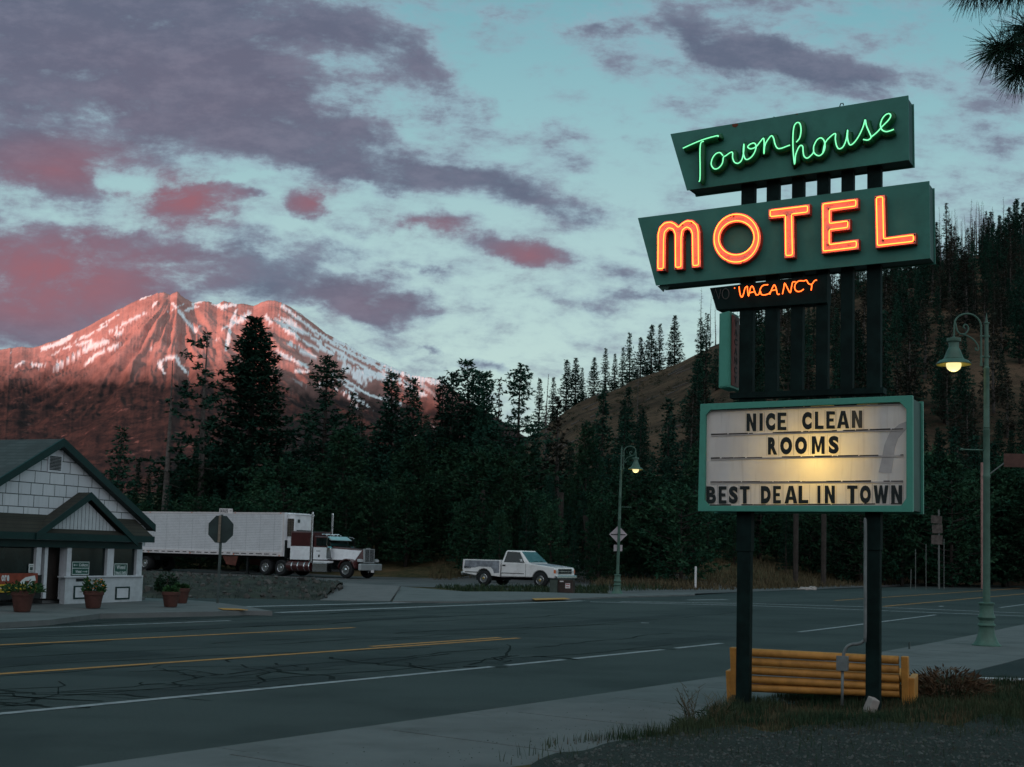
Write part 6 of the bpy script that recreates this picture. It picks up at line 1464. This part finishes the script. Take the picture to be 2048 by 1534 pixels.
struct(b.build('hillside_brush', leafmat('dull_brush', (.016, .026, .016), (.045, .040, .024), scale=.2), recalc=False), 'stuff'); struct(lg.build('fallen_logs', M['bark_grey'], recalc=False), 'stuff')
# the forest wall behind the vehicles
def top_line(px): return interp([(180, 960), (230, 930), (300, 900), (420, 860), (560, 850), (700, 840), (860, 815), (1000, 830), (1080, 862), (1150, 880), (1300, 880), (1420, 850), (1600, 850), (1800, 830), (2100, 820)], px)
for row, (Y, step, lo, hi, kinds) in enumerate([(126, 27, 0, 40, ['fir_a', 'fir_c', 'pine_b', 'pine_a']), (112, 33, 25, 85, ['fir_a', 'fir_c', 'cedar_a', 'pine_a']), (103, 36, 60, 140, ['cedar_a', 'fir_c', 'bushy_a', 'fir_a']), (97, 44, 110, 190, ['bushy_a', 'bushy_b', 'cedar_a', 'fir_b'])]):
    px = 195+row*9
    while px < 2110:
        Yj = Y+TR.uniform(-3.5, 3.5)+(6 if 1810 < px < 1900 and row == 3 else 0)-(8 if 900 < px < 1500 else 0)-(10 if 960 < px < 1380 and row > 1 else 0)
        k = TR.choice(kinds); soft = k in ('cedar_a', 'bushy_a', 'bushy_b')
        if not (px < 330 and row > 2 and False):
            plant(k, px, top_line(px)+TR.uniform(lo, hi), Yj, 'leafy mid green tree low in the dense forest wall' if soft else 'dark conifer in the dense forest wall behind the parked vehicles', group='leafy trees in the forest wall' if soft else 'conifers in the forest wall', wide=TR.uniform(.95, 1.25))
        px += step*TR.uniform(.75, 1.3)
for px, yt, lb, k in [(1010, 905, 'big light green leafy tree left of the far street lamp', 'bushy_b'), (830, 872, 'pointed light green tree between the truck and the pickup', 'cedar_a'), (690, 850, 'small light green conifer tip low before the open-branched pine', 'cedar_a'), (1390, 960, 'leafy green tree just left of the letter board bottom corner', 'bushy_a')]:
    plant(k, px, yt, 92 if px > 900 else 98, lb, group='lighter green trees', wide=1.15)
# slim trunks catching the light at the wood's edge
for px, y0, y1, lb, tl in [(961, 1150, 1040, 'thin pale trunk above the bed of the pickup', 0), (1119, 1150, 1045, 'slim trunk behind the hood of the pickup', .0), (1180, 1168, 1090, 'leaning trunk left of the diamond sign', -.10), (1338, 1162, 1100, 'trunk left of the letter board, behind the marker post', -.03), (1591, 1155, 1075, 'pale trunk between the two sign posts, left one', .0), (1647, 1136, 1075, 'pale trunk between the two sign posts, right one', .0)]:
    pole('tree_trunk', lb, 'tree', px, y0, y1-60, 84 if px > 1100 else 88, .17, M['bark'], tl, 'slim trunks at the edge of the wood')
# dark bush by the shop corner
p = G(312, 1196, .0); t = thing('bush', 'dark rounded bush on the rubble bank between the shop and the trailer', 'bush', (p.x, p.y+1.2, .05))
leaves('foliage', leafmat('bush_leaf', (.012, .03, .018), (.02, .045, .022), scale=6),   .34, .72, 1100, .03, .11, 8, t, z0=0); b = MB(); b.tube([(0, 0, 0), (.03, 0, .5)], [.06, .03], 6); b.build('stem', M['bark'], t)

# ------------------------------------------------------------------ ground cover
GR = random.Random(4)
M['grass'] = leafmat('mixed_grass', (.014, .032, .017), (.038, .046, .024), scale=1.6); M['straw'] = leafmat('dry_straw', (.058, .046, .028), (.105, .078, .044), scale=2.0)
def blade(b, p, h, w, lean=.5):
    a = GR.uniform(0, 6.28); d = Vector((cos(a), sin(a), 0)); s = Vector((-d.y, d.x, 0))*w
    k = GR.uniform(.1, lean); m1 = p+d*h*k*.4+Vector((0, 0, h*.6)); tp = p+d*h*k+Vector((0, 0, h))
    i = len(b.v); b.v += [tuple(p-s), tuple(p+s), tuple(m1+s*.7), tuple(m1-s*.7), tuple(tp)]; b.f += [(i, i+1, i+2, i+3), (i+3, i+2, i+4)]; b.m += [0, 0]
def verge_edge(l): return 6.12-.22*sin(l*1.3)-.18*sin(l*.7+1)+.1*sin(l*4.1)+(-.55 if l < 9 else 0)*sm(l, 9.5, 7.5)
gravel_line = lambda x, y: px_of(x, y, .05)[1]
b = MB(); bs = MB()
while len(b.f) < 58000:
    l = GR.uniform(6.5, 20); o = GR.uniform(-3.5, 6.3)
    if o > verge_edge(l): continue
    p = RW(o, l); u, v = px_of(p.x, p.y, .1)
    if u > 2150 or v > 1560 or u < 1000: continue
    if l > 17.4 and o < 5.7: continue
    f = fbm(p.x*1.1, p.y*1.1, 2)
    lim = 1466+6*sin(u*.02)-.0*u
    if v > lim and GR.random() < min(.97, .6+(v-lim)/60): continue
    if f < -.18 and GR.random() < .75: continue
    p.z = TH(p.x, p.y)-.01; h = GR.uniform(.03, .10)*(1.25+.9*f)
    blade(b if f+GR.uniform(-.3, .3) > -.18 else bs, p, max(.02, h), .0035)
struct(b.build('grass', M['grass'], recalc=False), 'stuff'); struct(bs.build('dry_grass', M['straw'], recalc=False), 'stuff')
# dry grass along the far bank and round the island
b = MB(); bg = MB()
while len(b.f) < 16000:
    u = GR.uniform(860, 2100); v = GR.uniform(1098, 1187); Y = GR.uniform(60, 98); r = ray(u, 1100); x = r.x/r.y*Y; z = TH(x, Y); uu, vv = px_of(x, Y, z)
    o, l = rw(x, Y)
    if o < 25.6 or vv > 1190: continue
    if l < 66 and not (28 < o < 33.5): continue
    if 30 < o < 60 and l < 62: continue
    blade(b if l > 60 else bg, Vector((x, Y, z-.02)), GR.uniform(.15, .5), .02, .8)
n_ = 0
while n_ < 2600:
    u = GR.uniform(870, 1215); v = GR.uniform(1171, 1187)
    if u > 930 and v > 1183+(u-930)*.012: continue
    if u < 930 and v > 1172+(u-870)*.16: continue
    p = G(u, v, .05); p.z = TH(p.x, p.y); blade(bg, p, GR.uniform(.08, .28), .02, .7); n_ += 1
n_ = 0
while n_ < 5200:
    u = GR.uniform(1180, 2080); v = GR.uniform(1150, 1180); p = G(u, v, 0); o, l = rw(p.x, p.y)
    if o < 26.2 or o > 46 or l < 58 or p.y > 130: continue
    p.z = TH(p.x, p.y)-.03; blade(b, p, GR.uniform(.2, .65), .022, .8); n_ += 1
struct(b.build('dry_grass', M['straw'], recalc=False), 'stuff'); struct(bg.build('grass', M['grass'], recalc=False), 'stuff')
# rubble stones on the bank
b = MB()
bot_ = [(285, 1196), (400, 1196), (500, 1196.5), (640, 1199)]; top_ = [(285, 1146), (400, 1151), (500, 1155), (680, 1168)]
ss = MB(); bank_o = bpy.data.objects['rubble_bank']; bv = [v.co for v in bank_o.data.vertices]
for i in range(260):
    c = bv[GR.randrange(int(len(bv)*.76))]
    r = GR.uniform(.025, .08)*(1.9 if GR.random() < .08 else 1); q = Vector((c.x+GR.uniform(-.2, .2), c.y+GR.uniform(-.2, .2), c.z+r*.2)); rx = Euler((GR.uniform(0, 3), GR.uniform(0, 3), GR.uniform(0, 3))).to_matrix()
    ss.box(q, (r*2*GR.uniform(.7, 1.5), r*2, r*1.4), rx, taper=(GR.uniform(.5, .9), GR.uniform(.5, .9)))
struct(ss.build('rubble_stones', mat('grey_rubble_stone', (.065, .06, .055), .9, var=.5, scale=1.2)), 'stuff')
b = MB()
for i in range(1700):
    c = bv[GR.randrange(int(len(bv)*.8))]; blade(b, Vector((c.x+GR.uniform(-.25, .25), c.y+GR.uniform(-.25, .25), c.z-.02)), GR.uniform(.05, .18), .007, .9)
struct(b.build('bank_weeds', M['grass'], recalc=False), 'stuff')
# gravel forecourt in the near right corner
M['gravel'] = mat('dark_gravel', (.020, .026, .022), .95, var=.55, scale=42, bump=.9, dirt=(.018, .021, .016), dirt_amt=.7, dirt_scale=1.4, detail=6)
b = MB(); nx, ny = 60, 34
for j in range(ny+1):
    for i in range(nx+1):
        u = 1060+1050*i/nx; v = 1470+8*sin(u*.021)+5*sin(u*.05)+max(0, 1290-u)*.30+(1575-1470)*j/ny; p = G(u, v, .04); p.z = max(TH(p.x, p.y), -.02)+.035; b.v.append(tuple(p))
b.f = [(j*(nx+1)+i, j*(nx+1)+i+1, (j+1)*(nx+1)+i+1, (j+1)*(nx+1)+i) for j in range(ny) for i in range(nx)]; b.m = [0]*len(b.f)
struct(b.build('gravel_forecourt', M['gravel'], recalc=False))
ss = MB()
for i in range(2600):
    u = GR.uniform(1090, 2090); v = GR.uniform(1478, 1560)+max(0, 1290-u)*.25; p = G(u, v, .05); p.z = max(TH(p.x, p.y), -.02)+.037; r = GR.uniform(.004, .012)*(1.8 if GR.random() < .05 else 1)
    ss.box(p, (r*2, r*1.5, r*1.3), (GR.uniform(0, 3), GR.uniform(0, 3), 0), taper=(.7, .7))
for i in range(260):   # grit spilled over the walk
    l = GR.uniform(5.5, 13); p = RW(GR.uniform(5.6, 6.6)*1.0+GR.random()**3*1.0, l); p.z = .037; r = GR.uniform(.002, .006); ss.box(p, (r*2, r*1.5, r), (0, 0, GR.uniform(0, 3)), taper=(.7, .7))
struct(ss.build('loose_gravel', mat('loose_stone', (.06, .064, .06), .9, var=.6, scale=9)), 'stuff')
# tall weeds by the left post, a dry shrub, a concrete chunk and wheel stops
def weed(label, px, py, h, n, seed, m='straw'):
    p = G(px, py, .05); p.z = TH(p.x, p.y)-.02; rr = random.Random(seed); t = thing('weed', label, 'weed', p, 0, 'tall weeds by the sign'); b = MB()
    for i in range(n):
        d = Vector((rr.uniform(-.35, .35), rr.uniform(-.2, .2), 1)); k = h*rr.uniform(.5, 1); st = [Vector((rr.uniform(-.06, .06), 0, 0))]; st += [st[0]+d*k*.5, st[0]+d*k+Vector((d.x*.1, 0, 0))]
        b.tube(st, [.004, .003, .0015], 4)
        for q in range(6): f = rr.uniform(.3, 1); c = st[0]+d*k*f; b.tube([c, c+Vector((rr.uniform(-.09, .09), rr.uniform(-.05, .05), rr.uniform(.02, .08)))], [.003, .001], 3)
    b.build('stalk', M[m], t, recalc=False); leaves('leaf_blades', M['grass'], .16, .18, 60, .008, .12, seed+1, t)
weed('taller dry weed stalks on the verge edge, left of the other clump', 1385, 1446, .40, 9, 1); weed('dry weed clump against the foot of the left sign post', 1437, 1440, .36, 8, 2)
p = G(1640, 1402, .06); p.z = TH(p.x, p.y); t = thing('weed', 'dark green weed tuft below the bench slats', 'weed', p, 0, 'tall weeds by the sign'); leaves('leaf_blades', M['leaf'], .14, .16, 160, .008, .11, 31, t)
p = G(1895, 1402, .1); p.z = TH(p.x, p.y)-.03; t = thing('dry_shrub', 'low reddish dry shrub mound on the verge right of the bench', 'shrub', p)
leaves('foliage', leafmat('reddish_dry_leaf', (.045, .028, .018), (.085, .048, .028), scale=7), .46, .36, 2600, .010, .09, 12, t); b = MB(); b.tube([(0, 0, -.02), (.02, 0, .18)], [.03, .012], 6); b.build('stem', M['bark'], t)
q = AT(1742, 1400, 13.25); b = MB(); b.box((0, 0, .05), (.10, .12, .19), rot=(.25, .25, .3), taper=(.85, .9)); o = b.build('concrete_chunk', M['pale_rock'], bevel=.012); o.location = (q.x, q.y, TH(q.x, q.y)); tag(o, 'pale broken block leaning at the foot of the right sign post', 'concrete block')
for px, w_, lb in [(1836, .55, 'white painted wheel stop end just right of the bench'), (2062, 1.4, 'white painted wheel stop at the right edge of the picture')]:
    p = G(px, 1379, .0); b = MB(); b.hexa([(-w_/2, -.09, 0), (w_/2, -.09, 0), (w_/2, .09, 0), (-w_/2, .09, 0), (-w_/2+.03, -.05, .11), (w_/2-.03, -.05, .11), (w_/2-.03, .05, .11), (-w_/2+.03, .05, .11)]); o = b.build('wheel_stop', M['white'], bevel=.01); o.location = (p.x, p.y, .03); tag(o, lb, 'wheel stop', 'white wheel stops')
p = RW(7.74, 24.2, .02); b = MB(); b.lathe([(.018, 0), (.018, .13), (.012, .14)], seg=8); o = b.build('short_stub_post', M['post_steel']); o.location = p; tag(o, 'short dark stub post on the kerb between the bench and the near lamp', 'post')

# ------------------------------------------------------------------ the near pine whose boughs hang into the corner
pt = thing('pine_tree', 'near pine reaching long dark needle tufts into the top right corner', 'pine tree', (6.3, 8.2, TH(6.3, 8.2)))
o0 = Vector((6.3, 8.2, TH(6.3, 8.2)))
b = MB(); b.tube([Vector((0, 0, -.1)), Vector((.05, 0, 3)), Vector((0, .05, 6.5)), Vector((.03, 0, 10))], [.26, .22, .17, .10], 10)
tufts = []
def bough(pts, r):
    P_ = [AT(x, y, Y)-o0 for x, y, Y in pts]; b.tube([Vector((0, 0, P_[0].z+.3))]+P_, [.05]+[r]*(len(P_)-1)+[.006], 6); tufts.append((P_[-2], P_[-1]))
bough([(2260, 40, 8.1), (2090, 80, 8.0), (1988, 100, 8.0)], .012)
bough([(2300, -40, 8.1), (2120, -50, 8.0), (2010, -30, 7.9)], .012); bough([(2200, -60, 8.1), (2060, -55, 8.0), (1935, -28, 8.0)], .010); bough([(2280, 40, 8.1), (2120, 60, 8.2), (2050, 62, 8.2)], .010); bough([(2260, 80, 8.0), (2120, 120, 8.1), (2030, 140, 8.1)], .01)
b.build('trunk', M['bark'], pt, smooth=True, recalc=False)
rr = random.Random(77); nb = MB()
for (a, c) in tufts:
    ax = (c-a).normalized()
    for i in range(340):
        f = rr.random(); o_ = a.lerp(c, .55+.45*f)
        d = (ax*rr.uniform(-.35, 1.0)+Vector((rr.gauss(0, 1), rr.gauss(0, 1), rr.gauss(0, 1)-.35)).normalized()).normalized(); ln = rr.uniform(.14, .24)
        mid_ = o_+d*ln*.6; tip = o_+d*ln+Vector((0, 0, -.018)); nb.tube([o_, mid_, tip], [.0023, .0021, .0007], 3, caps=False)
nb.build('needles', leafmat('long_pine_needles', (.010, .028, .02), (.018, .04, .026), scale=8), pt, recalc=False)
